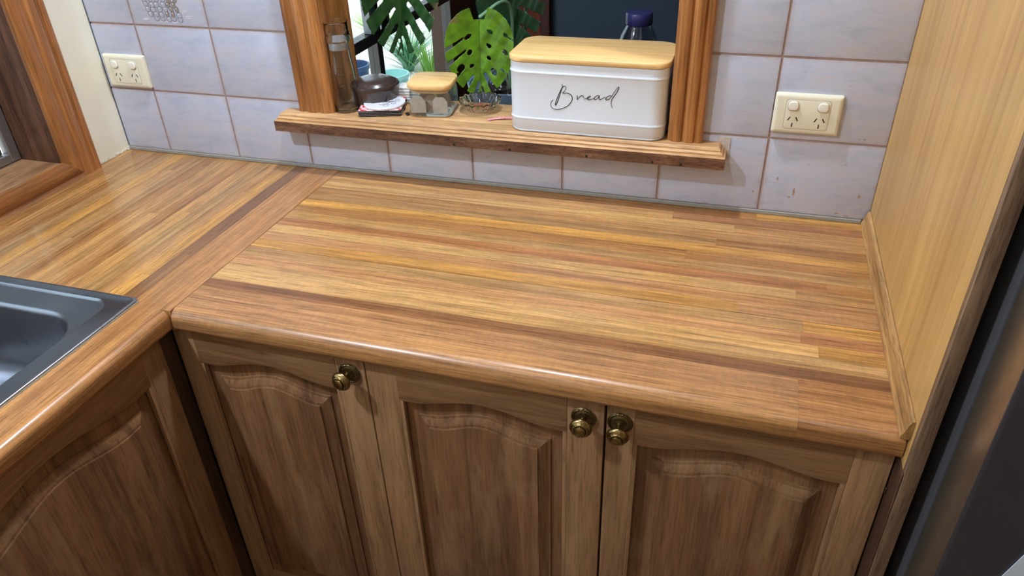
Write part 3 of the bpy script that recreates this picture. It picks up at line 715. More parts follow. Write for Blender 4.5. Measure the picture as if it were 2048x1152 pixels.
for k, pts in LET.items():
    pth = smooth_path([(x, 0, z) for x, z in pts], 3)
    pth = [(p.x, by-hy-0.0001, p.z) for p in pth]; nn = len(pth)
    v, f = tube_data(pth, [0.00052 + 0.00030*abs(math.sin(PI*2.2*i/nn)) for i in range(nn)], 5); ds.append((v, f))
v, f = join(*ds); mesh('lettering', v, f, M_ink, bb, True)

# ---- glass carafe
CX, CY = 0.5040, 0.0180
ca = empty('carafe', (CX, CY, Z), 'tall clear glass carafe with a collared neck, in front of the left architrave', 'carafe')
Mx = Matrix.Translation((CX, CY, Z))
lathe('glass_body', [(0, .0035), (.024, .0035), (.0285, .0050), (.0300, .010), (.0296, .030), (.0285, .060), (.0262, .090), (.0236, .112), (.0222, .130), (.0222, .146), (.0262, .150), (.0282, .154), (.0282, .160), (.0262, .164), (.0250, .170), (.0256, .1870), (.0266, .1885), (.0262, .1895), (.0246, .1885), (.0236, .170), (.0225, .160), (.0205, .146), (.0205, .130), (.0220, .111), (.0246, .090), (.0270, .060), (.0280, .030), (.0280, .012), (.024, .0065), (0, .0060)], Mx, M_rglass, ca, 44, 60)
lathe('base_ring', [(.0240, .0008), (.0290, .0006), (.0302, .0030), (.0290, .0052), (.0245, .0045), (.0240, .0008)], Mx, M_rglass, ca, 44, 60)
lathe('frosted_band', [(.0198, .1330), (.0204, .1330), (.0204, .1490), (.0198, .1490), (.0198, .1330)], Mx, M_frost, ca, 40)
bm = bmesh.new()
for i in range(9):
    z = .030 + i*.0085; rr = .0300; wdt = .32 if i % 2 == 0 else .18; a0 = math.radians(-80)
    for s in range(4):
        t0, t1 = a0 + wdt*s/4, a0 + wdt*(s+1)/4
        q = [bm.verts.new(Mx @ Vector((rr*math.cos(t), rr*math.sin(t), zz))) for t, zz in ((t0, z), (t1, z), (t1, z+.0007), (t0, z+.0007))]; bm.faces.new(q)
bm_obj('graduation_marks', bm, M_ink, ca)

# ---- coasters
M_blk = plain('black coaster edge', S(30, 26, 28), 0.4)
def check_mat():
    m, nt, p = nodes('red and white coaster print')
    g = N(nt, 'ShaderNodeNewGeometry'); mp = N(nt, 'ShaderNodeMapping', vector_type='POINT'); mp.inputs['Rotation'].default_value = (0, 0, -0.28); mp.inputs['Scale'].default_value = (1, 1, 0)
    L(nt, g.outputs['Position'], mp.inputs['Vector'])
    ck = N(nt, 'ShaderNodeTexChecker', Scale=72.0, Color1=S(206, 56, 62), Color2=S(236, 196, 196)); L(nt, mp.outputs[0], ck.inputs['Vector'])
    v = N(nt, 'ShaderNodeTexNoise', Scale=190.0, Detail=1.0); L(nt, g.outputs['Position'], v.inputs['Vector'])
    L(nt, mixc(nt, ck.outputs[0], S(240, 232, 228), ramp(nt, v.outputs[0], [(0.58, 0.0), (0.62, 0.8)])), p.inputs['Base Color']); p.inputs['Roughness'].default_value = 0.25
    return m
M_check = check_mat(); M_lam = plain('grey laminate edge', S(150, 148, 150), 0.4)
names = ['bottom square coaster of the stack beside the carafe, resting on the sill', 'second square coaster from the bottom of the stack beside the carafe', 'third square coaster from the bottom of the stack beside the carafe', 'top square red and white checked coaster, under the round white one']
for i in range(4):
    z = Z + i*0.0034; ro = 0.28 + (0.02, -0.015, 0.01, 0.0)[i]; cx, cy = 0.583 + (0.0, .001, -.001, .0005)[i], 0.033
    c = empty('square_coaster', (cx, cy, z), names[i], 'coaster', 'square coasters')
    rr_loft('core', cx, cy, [(.0455, .0455, .005, z), (.047, .047, .006, z+.0004), (.047, .047, .006, z+.0022)], M_blk, c, ro)
    rr_loft('rim_line', cx, cy, [(.0472, .0472, .006, z+.0025), (.0472, .0472, .006, z+.0029)], M_lam, c, ro)
    rr_loft('print', cx, cy, [(.0466, .0466, .006, z+.0029), (.0464, .0464, .006, z+.0032)], M_check if i == 3 else M_blk, c, ro)
z = Z + 4*.0034 + .0002
rc = empty('round_coaster', (0.590, 0.030, z), 'round white ceramic coaster with a black scroll drawing, on top of the square coasters', 'coaster')
Mc = Matrix.Translation((0.590, 0.030, z))
M_cer = plain('white glazed ceramic', S(232, 232, 236), 0.25, coat=0.3)
lathe('disc', [(0, 0), (.042, 0), (.0452, .0006), (.0456, .0038), (.0448, .0050), (0, .0050)], Mc, M_cer, rc, 48)
rnd = random.Random(11); ds = []
def scroll(cx, cy, r, a0, turns, sgn, grow=0.25):
    pts = []
    for k in range(26):
        t = k/25; a = a0 + sgn*turns*2*PI*t; rr = r*(grow + (1-grow)*(1-t)); pts.append(Mc @ Vector((cx + rr*math.cos(a), cy + rr*math.sin(a), .00505)))
    return tube_data(pts, 0.00042, 5)
for a in ((-.012, .006, .012, 2.5, 1.1, 1), (.010, .012, .011, .5, 1.2, -1), (.004, -.010, .012, 3.6, 1.0, 1), (.022, -.004, .011, 4.4, 1.2, -1), (-.020, -.012, .008, 0.4, 1.2, 1), (.000, .022, .008, 3.4, 1.1, -1), (.014, -.020, .009, 2.0, 1.0, 1), (.026, .014, .008, 1.2, 1.1, 1)):
    ds.append(scroll(*a))
for k in range(5):
    x0 = -.006 + .004*k; ds.append(tube_data([Mc @ Vector((x0, -.004+.001*k, .00505)), Mc @ Vector((x0+.006, .002, .00505)), Mc @ Vector((x0+.013, .001*k, .00505))], 0.0006, 5))
v, f = join(*ds); mesh('scroll_drawing', v, f, M_ink, rc)

# ---- brown lidded pot
M_stone = plain('dark brown glazed stoneware', S(62, 48, 44), 0.28, coat=0.35, noise=0.15, nscale=60)
po = empty('stoneware_pot', (0.5535, 0.0640, Z), 'squat dark brown stoneware pot with a domed lid, behind the coasters', 'pot')
Mp = Matrix.Translation((0.5535, 0.0640, Z))
lathe('pot_body', [(0, 0), (.044, 0), (.0485, .002), (.0500, .008), (.0515, .034), (.0535, .040), (.0545, .046), (.0530, .050), (.0505, .0505), (.0490, .046), (.0470, .040), (.0460, .008), (0, .006)], Mp, M_stone, po, 48, 50)
lathe('pot_lid', [(0, .0465), (.0485, .0465), (.0492, .049), (.0455, .052), (.043, .0555), (.034, .0590), (.018, .0608), (0, .0612)], Mp, M_stone, po, 48, 60)
ds = []
for k in range(9):
    x = -.020 + .005*k; pts = [Mp @ Vector((x + .003*math.sin(t*2+k), -.006 + .012*t + .001*k, .0607 - (x*x)*1.2)) for t in (0, .33, .66, 1)]
    ds.append(tube_data(pts, 0.0007, 5))
v, f = join(*ds); mesh('embossed_mark', v, f, M_stone, po, True)

# ---- white sachets stacked behind
M_paper = plain('white paper', S(228, 228, 222), 0.7)
for i in range(6):
    z = Z + i*.0062; dx = random.uniform(-.002, .002)
    o = rr_loft('paper_sachet', 0.6245+dx, 0.1005, [(.0265, .017, .002, z), (.0275, .018, .002, z+.0012), (.0275, .018, .002, z+.0042), (.0255, .016, .002, z+.0060)], M_paper, None, 0.12)
    tag(o, '%s white paper sachet of the stack behind the tea jar' % ('lowest', 'second lowest', 'third lowest', 'third highest', 'second highest', 'topmost')[i], 'sachet', 'white sachets in the stack')

# ---- square glass jar of tea bags
JX, JY, JR = 0.7010, 0.0470, 0.13
jar = empty('glass_jar', (JX, JY, Z), 'square clear glass jar with a bamboo lid holding tea bags', 'jar')
rr_loft('glass_body', JX, JY, [(.036, .036, .014, Z+.0002), (.0435, .0435, .018, Z+.003), (.0455, .0455, .019, Z+.010), (.0462, .0462, .019, Z+.030), (.0455, .0455, .019, Z+.050), (.0440, .0440, .018, Z+.0565), (.0425, .0425, .017, Z+.0565), (.0438, .0438, .018, Z+.050), (.0445, .0445, .018, Z+.030), (.0438, .0438, .018, Z+.011), (.0415, .0415, .016, Z+.006), (.034, .034, .013, Z+.0045)], M_glass, jar, JR, smooth=60)
rr_loft('lid', JX, JY, [(.0475, .0475, .025, Z+.0605), (.0490, .0490, .026, Z+.0620), (.0490, .0490, .026, Z+.0705), (.0475, .0475, .025, Z+.0720)], M_bamboo, jar, JR, smooth=50)
rr_loft('lid_plug', JX, JY, [(.0405, .0405, .016, Z+.0520), (.0405, .0405, .016, Z+.0606)], M_bamboo, jar, JR, smooth=50)
rr_loft('seal', JX, JY, [(.0418, .0418, .016, Z+.0545), (.0424, .0424, .0165, Z+.0558), (.0418, .0418, .016, Z+.0571)], plain('clear silicone', S(214, 206, 196), 0.5), jar, JR, smooth=50)
M_tea = plain('tea bag paper', S(206, 196, 186), 0.8, noise=0.14, nscale=90)
Rj = Matrix.Translation((JX, JY, Z)) @ Matrix.Rotation(JR, 4, 'Z')
tb = [(-.027, -.031, 0.10, 0.10, 'tea bag leaning at the left front corner inside the square glass jar'), (.022, -.032, -.05, 0.05, 'tea bag flat against the right front of the square glass jar'), (.000, -.014, .2, 0.15, 'tea bag standing in the middle of the square glass jar, behind two others'), (-.018, .006, .4, -.1, 'tea bag standing at the back left inside the square glass jar'), (.02, .012, -.2, .1, 'tea bag standing at the back right inside the square glass jar')]
for dx, dy, rz, lean, lab in tb:
    w, h, t = .0165, .036, .0018
    ol = [(-w, 0), (w, 0), (w, h*.72), (w*.55, h), (-w*.55, h), (-w, h*.72)]
    Mt = Rj @ Matrix.Translation((dx, dy, .0066)) @ Matrix.Rotation(rz, 4, 'Z') @ Matrix.Rotation(lean, 4, 'X')
    v = [(a, -.0003, b) for a, b in ol] + [(a, .0003, b) for a, b in ol] + [(0, -t, h*.35), (0, t, h*.35)]
    f = [(i, (i+1) % 6, 12) for i in range(6)] + [(6+(i+1) % 6, 6+i, 13) for i in range(6)] + [(i, 6+i, 6+(i+1) % 6, (i+1) % 6) for i in range(6)]
    tag(mesh('tea_bag', [Mt @ Vector(p) for p in v], f, M_tea, None, 60), lab, 'tea bag', 'tea bags in the jar')

# ---- small black clip left of the jar
cl = empty('clip', (0.6535, 0.009, Z), 'tiny black clip lying at the foot of the tea jar', 'clip')
rr_loft('jaw', 0.6520, 0.0120, [(.0028, .0060, .002, Z), (.0030, .0064, .002, Z+.002), (.0022, .0052, .002, Z+.0046)], M_ink, cl, 0.5)
tube('lever', [(0.6515, 0.0075, Z+.0040), (0.6505, 0.004, Z+.0070), (0.6525, 0.001, Z+.0045)], 0.0012, M_ink, cl)

# ---- pressed crystal dish with red petals
DX, DY = 0.7960, 0.0760
di = empty('crystal_dish', (DX, DY, Z), 'small scalloped crystal dish with red petal marks, left of the bread bin', 'dish')
seg = 84; v, f = [], []
pr = [(.0001, .0030), (.020, .0032), (.0285, .0062), (.0365, .0135), (.0425, .0215), (.0450, .0225), (.0440, .0190), (.0385, .0100), (.0300, .0030), (.0240, .0004), (.0001, .0006)]
for k, (r, z) in enumerate(pr):
    for i in range(seg):
        t = 2*PI*i/seg; amp = max(0.0, (r-.024)/.021)
        sc_ = 1 + .045*amp*abs(math.cos(7*t)) + .012*amp*math.cos(42*t); zz = z + .0028*amp*abs(math.cos(7*t)) + .0007*amp*math.cos(21*t)
        v.append((DX + r*sc_*math.cos(t), DY + r*sc_*math.sin(t), Z + zz))
for k in range(len(pr)-1):
    for i in range(seg): f.append((k*seg+i, k*seg+(i+1) % seg, (k+1)*seg+(i+1) % seg, (k+1)*seg+i))
f += [tuple(range(seg-1, -1, -1)), tuple(range((len(pr)-1)*seg, len(pr)*seg))]
mesh('bowl', v, f, M_rglass, di)
M_red = plain('red petal enamel', S(196, 62, 64), 0.3)
for k in range(10):
    t = 2*PI*k/10; n = 10; c, s = math.cos(t), math.sin(t); vv = []
    for i in range(n):
        a = .0052*math.cos(2*PI*i/n); b = .0021*math.sin(2*PI*i/n); rr = .0195 + a
        vv.append((DX + c*rr - s*b, DY + s*rr + c*b, Z + .0045 + max(0, rr-.020)*.35))
    vv += [(x, y, z_+.0004) for x, y, z_ in vv]
    mesh('petal', vv, [tuple(range(n)), tuple(range(2*n-1, n-1, -1))] + [(i, (i+1) % n, n+(i+1) % n, n+i) for i in range(n)], M_red, di)

# ---- pink paper strip
v = []; nn = 10
for i in range(nn+1):
    t = i/nn; x = .833 + .052*t; y = .0165 + .022*t; h = .0024*math.sin(PI*t) + .0003
    v += [(x+.001, y-.0035, Z+h), (x-.001, y+.0035, Z+h+.0008), (x-.001, y+.0035, Z+h+.0011), (x+.001, y-.0035, Z+h+.0003)]
f = [(4*i+j, 4*i+(j+1) % 4, 4*i+4+(j+1) % 4, 4*i+4+j) for i in range(nn) for j in range(4)] + [(0, 1, 2, 3), tuple(4*nn+j for j in (3, 2, 1, 0))]
M_pink, nt_, p_ = nodes('pink printed paper')
g_ = N(nt_, 'ShaderNodeNewGeometry'); n_ = N(nt_, 'ShaderNodeTexNoise', Scale=420.0, Detail=2.0); L(nt_, g_.outputs['Position'], n_.inputs['Vector'])
L(nt_, ramp(nt_, n_.outputs[0], [(0.45, S(224, 92, 112)), (0.55, S(240, 180, 188))]), p_.inputs['Base Color']); p_.inputs['Roughness'].default_value = 0.6
tag(mesh('paper_strip', v, f, M_pink), 'pink printed paper strip poking out beside the bread bin', 'paper')

# ================================================================= REFRIGERATOR
M_fr_side = plain('dark painted steel', S(78, 78, 82), 0.55, 0.0)
M_fr_front = plain('dark graphite steel', S(92, 92, 100), 0.34, 0.75, noise=0.05, nscale=5)
M_fr_edge = plain('brushed bronze steel', S(158, 146, 128), 0.34, 0.9, noise=0.12, nscale=60)
fr = empty('refrigerator', (1.97, -0.36, FLOOR), 'dark graphite refrigerator standing beside the end panel', 'refrigerator')
FX = 1.640
box('cabinet_body', FX, FX+0.66, -0.640, -0.03, FLOOR+0.03, 0.92, M_fr_side, fr, 0.004, 2)
box('door_gasket', FX+0.004, FX+0.656, -0.6470, -0.6402, FLOOR+0.05, 0.91, M_slot, fr)
d_ = box('door_edge', FX, FX+0.004, -0.7225, -0.6472, FLOOR+0.045, 0.92, M_fr_edge, fr, 0.0012, 2)
box('door_skin', FX+0.0005, FX+0.66, -0.7260, -0.6475, FLOOR+0.045, 0.92, M_fr_front, fr, 0.004, 3)
for x in (FX+.05, FX+.6): lathe('foot', [(0, 0), (.018, 0), (.018, .01), (.010, .012), (.010, .032), (0, .032)], Matrix.Translation((x, -.58, FLOOR)), M_slot, fr, 16)
pp = empty('paper_note', (1.73, -0.7275, -0.05), 'white paper note held on the refrigerator door by a dark magnet, bottom right corner', 'paper')
M_note = plain('pale paper', S(214, 226, 240), 0.6)
Mn = Matrix.Translation((1.752, -0.7272, -0.090)) @ Matrix.Rotation(math.radians(14), 4, 'Y')
def slab(name, w, h, y0, y1, mat, dx=0, dz=0):
    v = [Mn @ Vector((dx+a, y, dz+b)) for y in (y0, y1) for a, b in ((-w, -h), (w, -h), (w, h), (-w, h))]
    return mesh(name, v, [(0, 1, 2, 3), (7, 6, 5, 4), (0, 4, 5, 1), (1, 5, 6, 2), (2, 6, 7, 3), (3, 7, 4, 0)], mat, pp)
slab('sheet', .05, .045, -.0012, 0.0002, M_note)
slab('magnet_bar', .05, .006, -.004, 0.0002, plain('steel magnet', S(96, 108, 122), 0.35, 0.6), 0, .0525)

# ================================================================= ROOM BEYOND THE SERVERY
W2A, W2B, W2Z0, W2Z1 = 0.62, 2.26, -0.62, 1.10
wx = -0.13
tag(boxes('wall_far_left', [(-0.25, wx, 0.118, W2A, FLOOR, CEIL), (-0.25, wx, W2A, W2B, FLOOR, W2Z0), (-0.25, wx, W2A, W2B, W2Z1, CEIL), (-0.25, wx, W2B, 2.75, FLOOR, CEIL)], plain('brown panelled wall', S(96, 72, 56), 0.6)), 'outer wall of the room beyond the servery', None, None, 'structure')
M_navy = plain('navy painted wall', S(74, 88, 110), 0.5)
M_terra = plain('terracotta brick', S(168, 84, 58), 0.8, noise=0.15, nscale=20)
tag(boxes('wall_far_back', [(-0.25, 0.02, 2.62, 2.75, FLOOR, CEIL), (0.30, 3.2, 2.62, 2.75, FLOOR, CEIL)], M_navy), 'dark navy wall of the room beyond the servery', None, None, 'structure')
tag(boxes('wall_far_brick', [(0.02, 0.25, 2.64, 2.75, FLOOR, CEIL)], M_terra), 'terracotta strip of wall behind the plant', None, None, 'structure')
tag(box('trim_9', 0.25, 0.30, 2.58, 2.74, FLOOR, CEIL-.001, wood('reddish door post', S(70, 28, 24), S(98, 42, 36), S(120, 58, 48), 'Z'), None, 0.003), 'reddish timber door post in the far room', None, None, 'structure')
w2 = empty('window_2', (wx-.06, 1.4, W2Z0)); tag(w2, 'aluminium window onto the garden in the far room', None, None, 'structure')
def bar(name, y0, y1, z0, z1, x0=-0.17, x1=-0.118, mat=M_bronze): return box(name, x0, x1, y0, y1, z0, z1, mat, w2, 0.003)
TR = -0.068
bar('frame_bar', W2A, W2A+.04, W2Z0, W2Z1); bar('frame_bar', W2B-.04, W2B, W2Z0, W2Z1); bar('frame_bar', W2A+.04, W2B-.04, W2Z0, W2Z0+.04); bar('frame_bar', W2A+.04, W2B-.04, W2Z1-.04, W2Z1)
bar('mullion', 1.395, 1.435, W2Z0+.04, W2Z1-.04); bar('transom', W2A+.04, 1.3948, TR-.022, TR+.022); bar('transom', 1.4352, W2B-.04, TR-.022, TR+.022)
bar('sash_bar', 1.345, 1.3945, TR+.0225, W2Z1-.04, -0.150, -0.112, M_alu)
for y0, y1, z0, z1 in ((W2A+.04, 1.395, W2Z0+.04, TR-.022), (1.435, W2B-.04, W2Z0+.04, TR-.022), (W2A+.04, 1.395, TR+.022, W2Z1-.04), (1.435, W2B-.04, TR+.022, W2Z1-.04)):
    box('pane', -0.147, -0.144, y0, y1, z0, z1, M_pane, w2)
box('latch', -0.117, -0.090, 1.44, 1.475, -0.07, 0.05, M_ink, w2, 0.004, 2); box('latch_plate', -0.0898, -0.086, 1.450, 1.464, -0.05, 0.04, M_alu, w2, 0.001)

# console under the plant
con = empty('console_table', (0.95, 0.32, FLOOR), 'brown timber console behind the servery, carrying the plant pot', 'table')
box('console_top', 0.58, 1.30, 0.135, 0.52, -0.045, -0.020, M_jamb, con, 0.003, 2)
for x in (0.60, 1.24):
    for y in (0.15, 0.46): box('leg', x, x+.04, y, y+.04, FLOOR, -0.0452, M_jamb, con, 0.003)

# ---- monstera
M_leaf, nt_, p_ = nodes('monstera leaf')
oi_ = N(nt_, 'ShaderNodeObjectInfo'); at_ = N(nt_, 'ShaderNodeAttribute', attribute_name='vein'); ab_ = N(nt_, 'ShaderNodeAttribute', attribute_name='dry')
g_ = N(nt_, 'ShaderNodeNewGeometry'); nz = N(nt_, 'ShaderNodeTexNoise', Scale=45.0, Detail=4.0); L(nt_, g_.outputs['Position'], nz.inputs['Vector'])
c_ = mixc(nt_, oi_.outputs['Color'], ramp(nt_, nz.outputs[0], [(0.3, 0.62), (0.7, 1.3)]), 1.0, 'MULTIPLY')
c_ = mixc(nt_, c_, S(36, 66, 24), at_.outputs['Fac']); c_ = mixc(nt_, c_, S(150, 112, 78), ab_.outputs['Fac'])
L(nt_, c_, p_.inputs['Base Color']); p_.inputs['Roughness'].default_value = 0.32
tr_ = N(nt_, 'ShaderNodeBsdfTranslucent'); L(nt_, c_, tr_.inputs['Color']); mx_ = N(nt_, 'ShaderNodeMixShader', Fac=0.4)
L(nt_, p_.outputs[0], mx_.inputs[1]); L(nt_, tr_.outputs[0], mx_.inputs[2]); L(nt_, mx_.outputs[0], nt_.nodes['Material Output'].inputs['Surface'])

pl = empty('potted_monstera', (0.79, 0.335, -0.0195), 'split-leaf monstera in a blue-grey pot behind the servery', 'plant')
M_pot = plain('blue-grey plastic pot', S(112, 134, 158), 0.45)
Mq = Matrix.Translation((0.790, 0.335, -0.0195))
lathe('pot', [(0, 0), (.082, 0), (.088, .004), (.104, .120), (.110, .136), (.112, .148), (.110, .150), (.106, .148), (.100, .120), (.094, .112), (0, .112)], Mq, M_pot, pl, 56, 50)
M_soil = plain('dark potting soil', S(30, 24, 20), 0.95, noise=0.6, nscale=160, bump=0.6)
v, f = lathe_data([(0, .124), (.03, .125), (.06, .122), (.09, .120), (.0995, .118)], 48)
mesh('soil', [Mq @ Vector((x, y, z + random.uniform(-.003, .003))) for x, y, z in v], f, M_soil, pl)
M_perl = plain('perlite', S(206, 206, 208), 0.8); ds = []
for i in range(50):
    a = random.uniform(0, 2*PI); r = .09*math.sqrt(random.random()); s = random.uniform(.0012, .003)
    vv, ff = lathe_data([(0, -s), (s, 0), (0, s)], 5); ds.append(([Mq @ Vector((x + r*math.cos(a), y + r*math.sin(a), z + .127)) for x, y, z in vv], ff))
v, f = join(*ds); tag(mesh('perlite', v, f, M_perl, pl), None, None, None, 'stuff')

def leaf(name, base, tip_dir, right, Ln, Wd, slits, holes, color, fold=0.25, droop=0.6, dry=None, label=None, n=110):
    base = Vector(base); vd = Vector(tip_dir).normalized(); ud = Vector(right); ud = (ud - vd*ud.dot(vd)).normalized(); nd = ud.cross(vd)
    def hw(s):
        q = (s + .16)/1.16
        if q <= 0 or q >= 1: return 0
        return Wd/2*1.02*(q**.42)*((1-q)**.55)*1.72
    def ok(u, s):
        w = hw(s); au = abs(u)
        if au > w: return False
        if s < 0 and au < 0.012 + (-s)*0.05: return False
        sd = 1 if u > 0 else -1
        for side, sv, th, p0, wd in slits:
            if side != sd: continue
            c, sn = math.cos(th), math.sin(th); du, dv = au, (s-sv)*Ln
            p = du*c + dv*sn; q = -du*sn + dv*c
            if p > p0*Wd/2 and abs(q) < wd*(0.35 + 0.65*min(1, (p-p0*Wd/2)/(Wd*.3))): return False
        for hu, hv, a, b, th in holes:
            du, dv = u - hu*Wd/2, (s-hv)*Ln; c, sn = math.cos(th), math.sin(th)
            if ((du*c + dv*sn)/a)**2 + ((-du*sn + dv*c)/b)**2 < 1: return False
        return True
    verts, idx, faces, ve, dr = [], {}, [], [], []
    def vid(i, j):
        if (i, j) not in idx:
            u = -Wd*.56 + Wd*1.12*i/n; s = -.16 + 1.16*j/n
            h = -fold*abs(u) - droop*(s*Ln)**2 + 0.0018*math.sin(abs(u)*150 + s*16)
            idx[(i, j)] = len(verts); verts.append(base + ud*u + vd*(s*Ln) + nd*h)
            k = max(0, 1 - abs(u)/0.0016)
            for m in range(7):
                sv = -.02 + m*.13; th = .55 + .03*m; q = -abs(u)*math.sin(th) + (s-sv)*Ln*math.cos(th)
                k = max(k, .55*max(0, 1 - abs(q)/0.0011))
            ve.append(k*.75); dr.append(min(1, max(0, dry(u/(Wd/2), s))) if dry else 0)
        return idx[(i, j)]
    for i in range(n):
        for j in range(n):
            u = -Wd*.56 + Wd*1.12*(i+.5)/n; s = -.16 + 1.16*(j+.5)/n
            if ok(u, s): faces.append((vid(i, j), vid(i+1, j), vid(i+1, j+1), vid(i, j+1)))
    me = bpy.data.meshes.new(name); me.from_pydata([tuple(v) for v in verts], [], faces); me.update()
    for nm, dt in (('vein', ve), ('dry', dr)):
        a = me.attributes.new(nm, 'FLOAT', 'POINT'); a.data.foreach_set('value', dt)
    bm = bmesh.new(); bm.from_mesh(me)
    for _ in range(3):
        bmesh.ops.smooth_vert(bm, verts=[w for w in bm.verts if w.is_boundary], factor=0.5, use_axis_x=True, use_axis_y=True, use_axis_z=True)
    bm.to_mesh(me); bm.free(); me.materials.append(M_leaf); me.shade_smooth()
    o = bpy.data.objects.new(name, me); o.color = color; link(o, pl)
    sm = o.modifiers.new('thickness', 'SOLIDIFY'); sm.thickness = 0.0006
    if label: o['label'] = label
    return o
cr = Vector((0.956, 0.292, -0.03))
# bright lower leaf facing the servery
slB = [(-1, .10, .55, .45, .0030), (-1, .26, .62, .42, .0030), (-1, .42, .75, .55, .0035), (-1, .60, .95, .30, .0060), (1, .02, .50, .72, .0020), (1, .60, 1.05, .22, .0080), (1, .34, .8, .78, .0020), (-1, .76, 1.25, .10, .0050), (1, .82, 1.3, .10, .004)]
hoB = [(.28, .16, .0070, .0038, .5), (.24, .34, .0055, .0036, .5), (.24, .50, .0050, .0032, .6), (.66, .42, .0075, .0040, .7), (-.30, .22, .0090, .0038, -.6), (-.26, .42, .0060, .0045, -.7), (-.50, .62, .0095, .0060, -.8), (-.22, .60, .0055, .0032, -.7), (.36, .68, .0085, .0055, .9), (.68, .20, .0050, .0030, .4)]
dB = lambda u, s: max(0, (-(u) - .45)*4)*(1 if s < .03 else 0) + max(0, (s-.93)*6) + (0.6 if u < -.9 and .3 < s < .5 else 0)
leaf('leaf', (0.7465, 0.235, 0.297), (0.035, -0.16, -1), cr, 0.168, 0.176, slB, hoB, S(112, 156, 34), 0.35, 0.5, dB, 'bright yellow-green split leaf')
slA = [(-1, .22, .85, .30, .0035), (-1, .42, 1.0, .26, .0060), (-1, .60, 1.15, .20, .0070), (-1, .78, 1.3, .12, .005), (1, .18, .80, .28, .0060), (1, .36, .95, .26, .0070), (1, .55, 1.1, .24, .0090), (1, .74, 1.3, .14, .006), (1, .90, 1.4, .06, .003), (-1, .92, 1.4, .05, .003)]
hoA = [(-.35, .30, .0110, .0045, -.6), (.40, .34, .0080, .0050, .6), (.2, .5, .006, .003, .6)]
dA = lambda u, s: max(0, (u-.72)*4)*(1 if s > .45 else 0) + max(0, (s-.95)*10)
leaf('leaf', (0.5430, 0.290, 0.421), (-0.03, -0.16, -1), cr, 0.222, 0.205, slA, hoA, S(44, 92, 40), 0.30, 0.5, dA, 'dark green deeply split hanging leaf')
slC = [(1, .10, .30, .25, .0050), (1, .28, .40, .25, .0060), (1, .46, .50, .22, .0070), (1, .64, .65, .25, .006), (-1, .2, .4, .5, .004), (-1, .45, .6, .45, .005)]
leaf('leaf', (0.772, 0.390, 0.395), (0.10, -0.12, -1), Vector((0.98, 0.18, 0.1)), 0.200, 0.190, slC, [(-.3, .35, .006, .004, -.5)], S(38, 78, 46), 0.25, 0.4, None, 'shaded dark green leaf with side splits')
slD = [(1, .2, .5, .4, .004), (-1, .3, .5, .4, .004)]
leaf('leaf', (0.66, 0.43, 0.455), (0.3, -0.2, -0.8), Vector((0.8, 0.5, 0.3)), 0.17, 0.15, slD, [], S(40, 84, 42), 0.25, 0.4)
leaf('leaf', (0.58, 0.33, 0.56), (0.3, 0.1, -0.8), Vector((0.9, -0.3, 0.3)), 0.18, 0.17, slD, [], S(52, 100, 40), 0.25, 0.4)
M_stem = plain('pale green stem', S(120, 160, 124), 0.4); M_root = plain('aerial root', S(176, 156, 132), 0.7)
for pts, r in (([(.775, .345, .10), (.79, .36, .25), (.785, .34, .33), (.7465, .239, .300)], .0042), ([(.785, .35, .10), (.74, .37, .33), (.62, .33, .45), (.5430, .293, .424)], .0042), ([(.795, .35, .10), (.815, .40, .28), (.80, .41, .40), (.772, .392, .397)], .0045), ([(.78, .36, .10), (.75, .40, .35), (.66, .432, .457)], .004), ([(.78, .35, .10), (.68, .36, .42), (.58, .333, .562)], .004)):
    tube('stem', smooth_path(pts, 3), r, M_stem, pl)
for pts in ([(.752, .300, .105), (.750, .262, .14), (.765, .256, .165), (.785, .29, .22)], [(.735, .29, .105), (.733, .275, .15), (.742, .28, .20)], [(.800, .27, .105), (.803, .255, .15), (.800, .27, .21)], [(.722, .30, .105), (.722, .285, .16), (.74, .30, .22)]):
    tube('aerial_root', smooth_path(pts, 2), .0016, M_root, pl, 6)

# ---- bottle with navy cap, behind the bread bin
bo = empty('plastic_bottle', (1.100, 0.300, -0.0195), 'clear plastic bottle with a navy screw cap, behind the bread bin', 'bottle')
Mb = Matrix.Translation((1.100, 0.300, -0.0195))
M_pet = thin_glass('clear plastic', (0.80, 0.84, 0.88, 1), 0.08, 1.5)
lathe('bottle_body', [(0, 0), (.046, 0), (.050, .004), (.050, .225), (.047, .255), (.038, .283), (.029, .300), (.0270, .304), (.0270, .318), (.0255, .318), (.0255, .303), (.036, .281), (.045, .253), (.048, .225), (.048, .006), (0, .003)], Mb, M_pet, bo, 44, 50)
v, f = [], []; seg = 72
for r0_, z in ((.0285, .3045), (.0295, .306), (.0295, .3265), (.0280, .3300)):
    for i in range(seg): t = 2*PI*i/seg; r = r0_*(1 + .012*math.cos(36*t)); v.append(Mb @ Vector((r*math.cos(t), r*math.sin(t), z)))
for k in range(3):
    for i in range(seg): f.append((k*seg+i, k*seg+(i+1) % seg, (k+1)*seg+(i+1) % seg, (k+1)*seg+i))
f += [tuple(range(seg-1, -1, -1)), tuple(range(3*seg, 4*seg))]
mesh('cap', v, f, plain('navy plastic', S(40, 38, 84), 0.35), bo, 40)

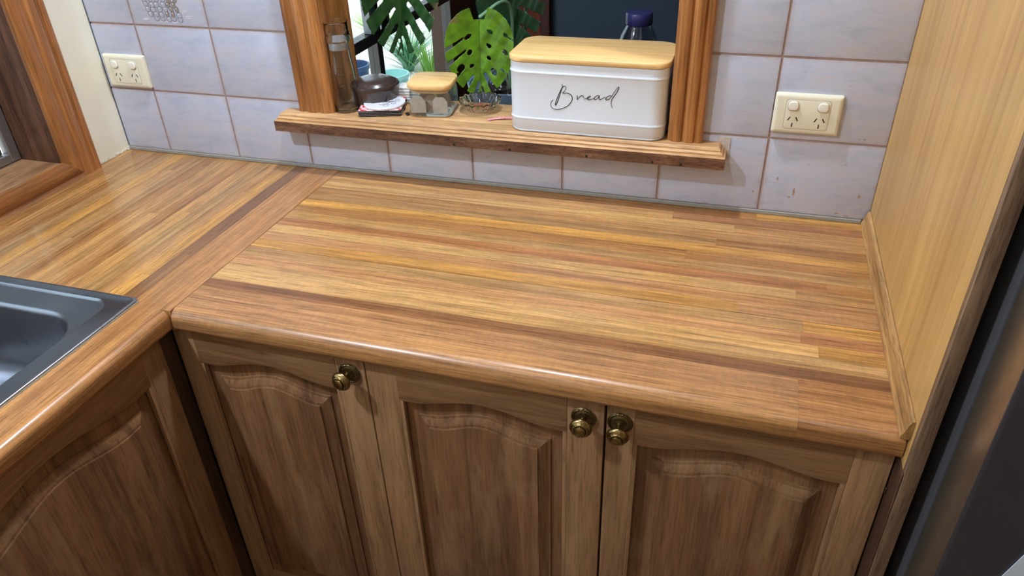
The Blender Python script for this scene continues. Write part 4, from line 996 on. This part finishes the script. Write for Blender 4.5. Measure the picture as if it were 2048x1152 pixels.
# ================================================================= GARDEN OUTSIDE THE FAR WINDOW
GZ = -1.0
tag(boxes('ground', [(-14, -0.26, -3, 14, GZ-.1, GZ)], plain('pale paving', S(206, 202, 192), 0.8, noise=0.1, nscale=3)), 'sunlit pale paving outside', None, None, 'structure')
M_grn = [plain('garden green %d' % i, c, 0.5) for i, c in enumerate((S(110, 160, 60), S(90, 150, 110), S(150, 190, 80), S(70, 120, 70)))]
def tuft(loc, n, h, sp, mat, label, seed):
    rd = random.Random(seed); v, f = [], []
    for i in range(n):
        a = rd.uniform(0, 2*PI); l = h*rd.uniform(.6, 1.1); o = sp*rd.uniform(.3, 1); w = rd.uniform(.008, .018)
        ca_, sa = math.cos(a), math.sin(a); prev = None
        for k in range(6):
            t = k/5; x = loc[0] + ca_*(.03 + o*t**1.6); y = loc[1] + sa*(.03 + o*t**1.6); z = loc[2] + l*(t - .35*t*t*o/sp); ww = w*(1-t*.9)
            v += [(x - sa*ww, y + ca_*ww, z), (x + sa*ww, y - ca_*ww, z)]
            if prev is not None: f.append((prev, prev+1, len(v)-1, len(v)-2))
            prev = len(v)-2
    return tag(mesh('garden_plant', v, f, mat, None, False, None, False), label, 'plant')
tuft((-1.20, 3.95, GZ), 110, .34, .34, M_grn[1], 'spiky blue-green strap-leaf plant outside the far window', 1)
tuft((-1.85, 4.75, GZ), 80, .30, .34, M_grn[2], 'low yellow-green grassy plant outside the far window, left of the spiky one', 2)
tuft((-0.78, 3.42, GZ), 60, .52, .16, M_grn[0], 'upright green plant beside the right-hand frame of the far window', 3)
tuft((-1.30, 5.20, GZ), 80, .30, .40, M_grn[3], 'dark green clump behind the spiky plant outside', 4)
def planter(loc, r, h, mat, label):
    Mx = Matrix.Translation(loc)
    return tag(lathe('planter_tub', [(0, 0), (r*.8, 0), (r*.97, h*.9), (r*1.05, h*.92), (r*1.05, h), (r*.95, h), (r*.9, h*.8), (0, h*.8)], Mx, mat, None, 32), label, 'planter')
planter((-0.86, 2.98, GZ), .10, .28, plain('teal glazed tub', S(150, 200, 196), 0.4), 'pale teal planter tub outside the far window')
planter((-1.12, 2.92, GZ), .11, .34, plain('navy tub', S(52, 74, 110), 0.4), 'navy blue planter tub outside the far window')
sh = empty('garden_shed', (-5.5, 8.5, GZ), 'white rendered outbuilding beyond the garden', 'shed')
box('shed_wall', -8.5, -3.2, 8.2, 10.0, GZ, 1.6, plain('white render', S(236, 236, 232), 0.8), sh, 0.02)
box('shed_roof', -8.7, -3.0, 8.0, 10.2, 1.6, 1.72, plain('grey roof sheet', S(150, 154, 158), 0.5), sh, 0.02)
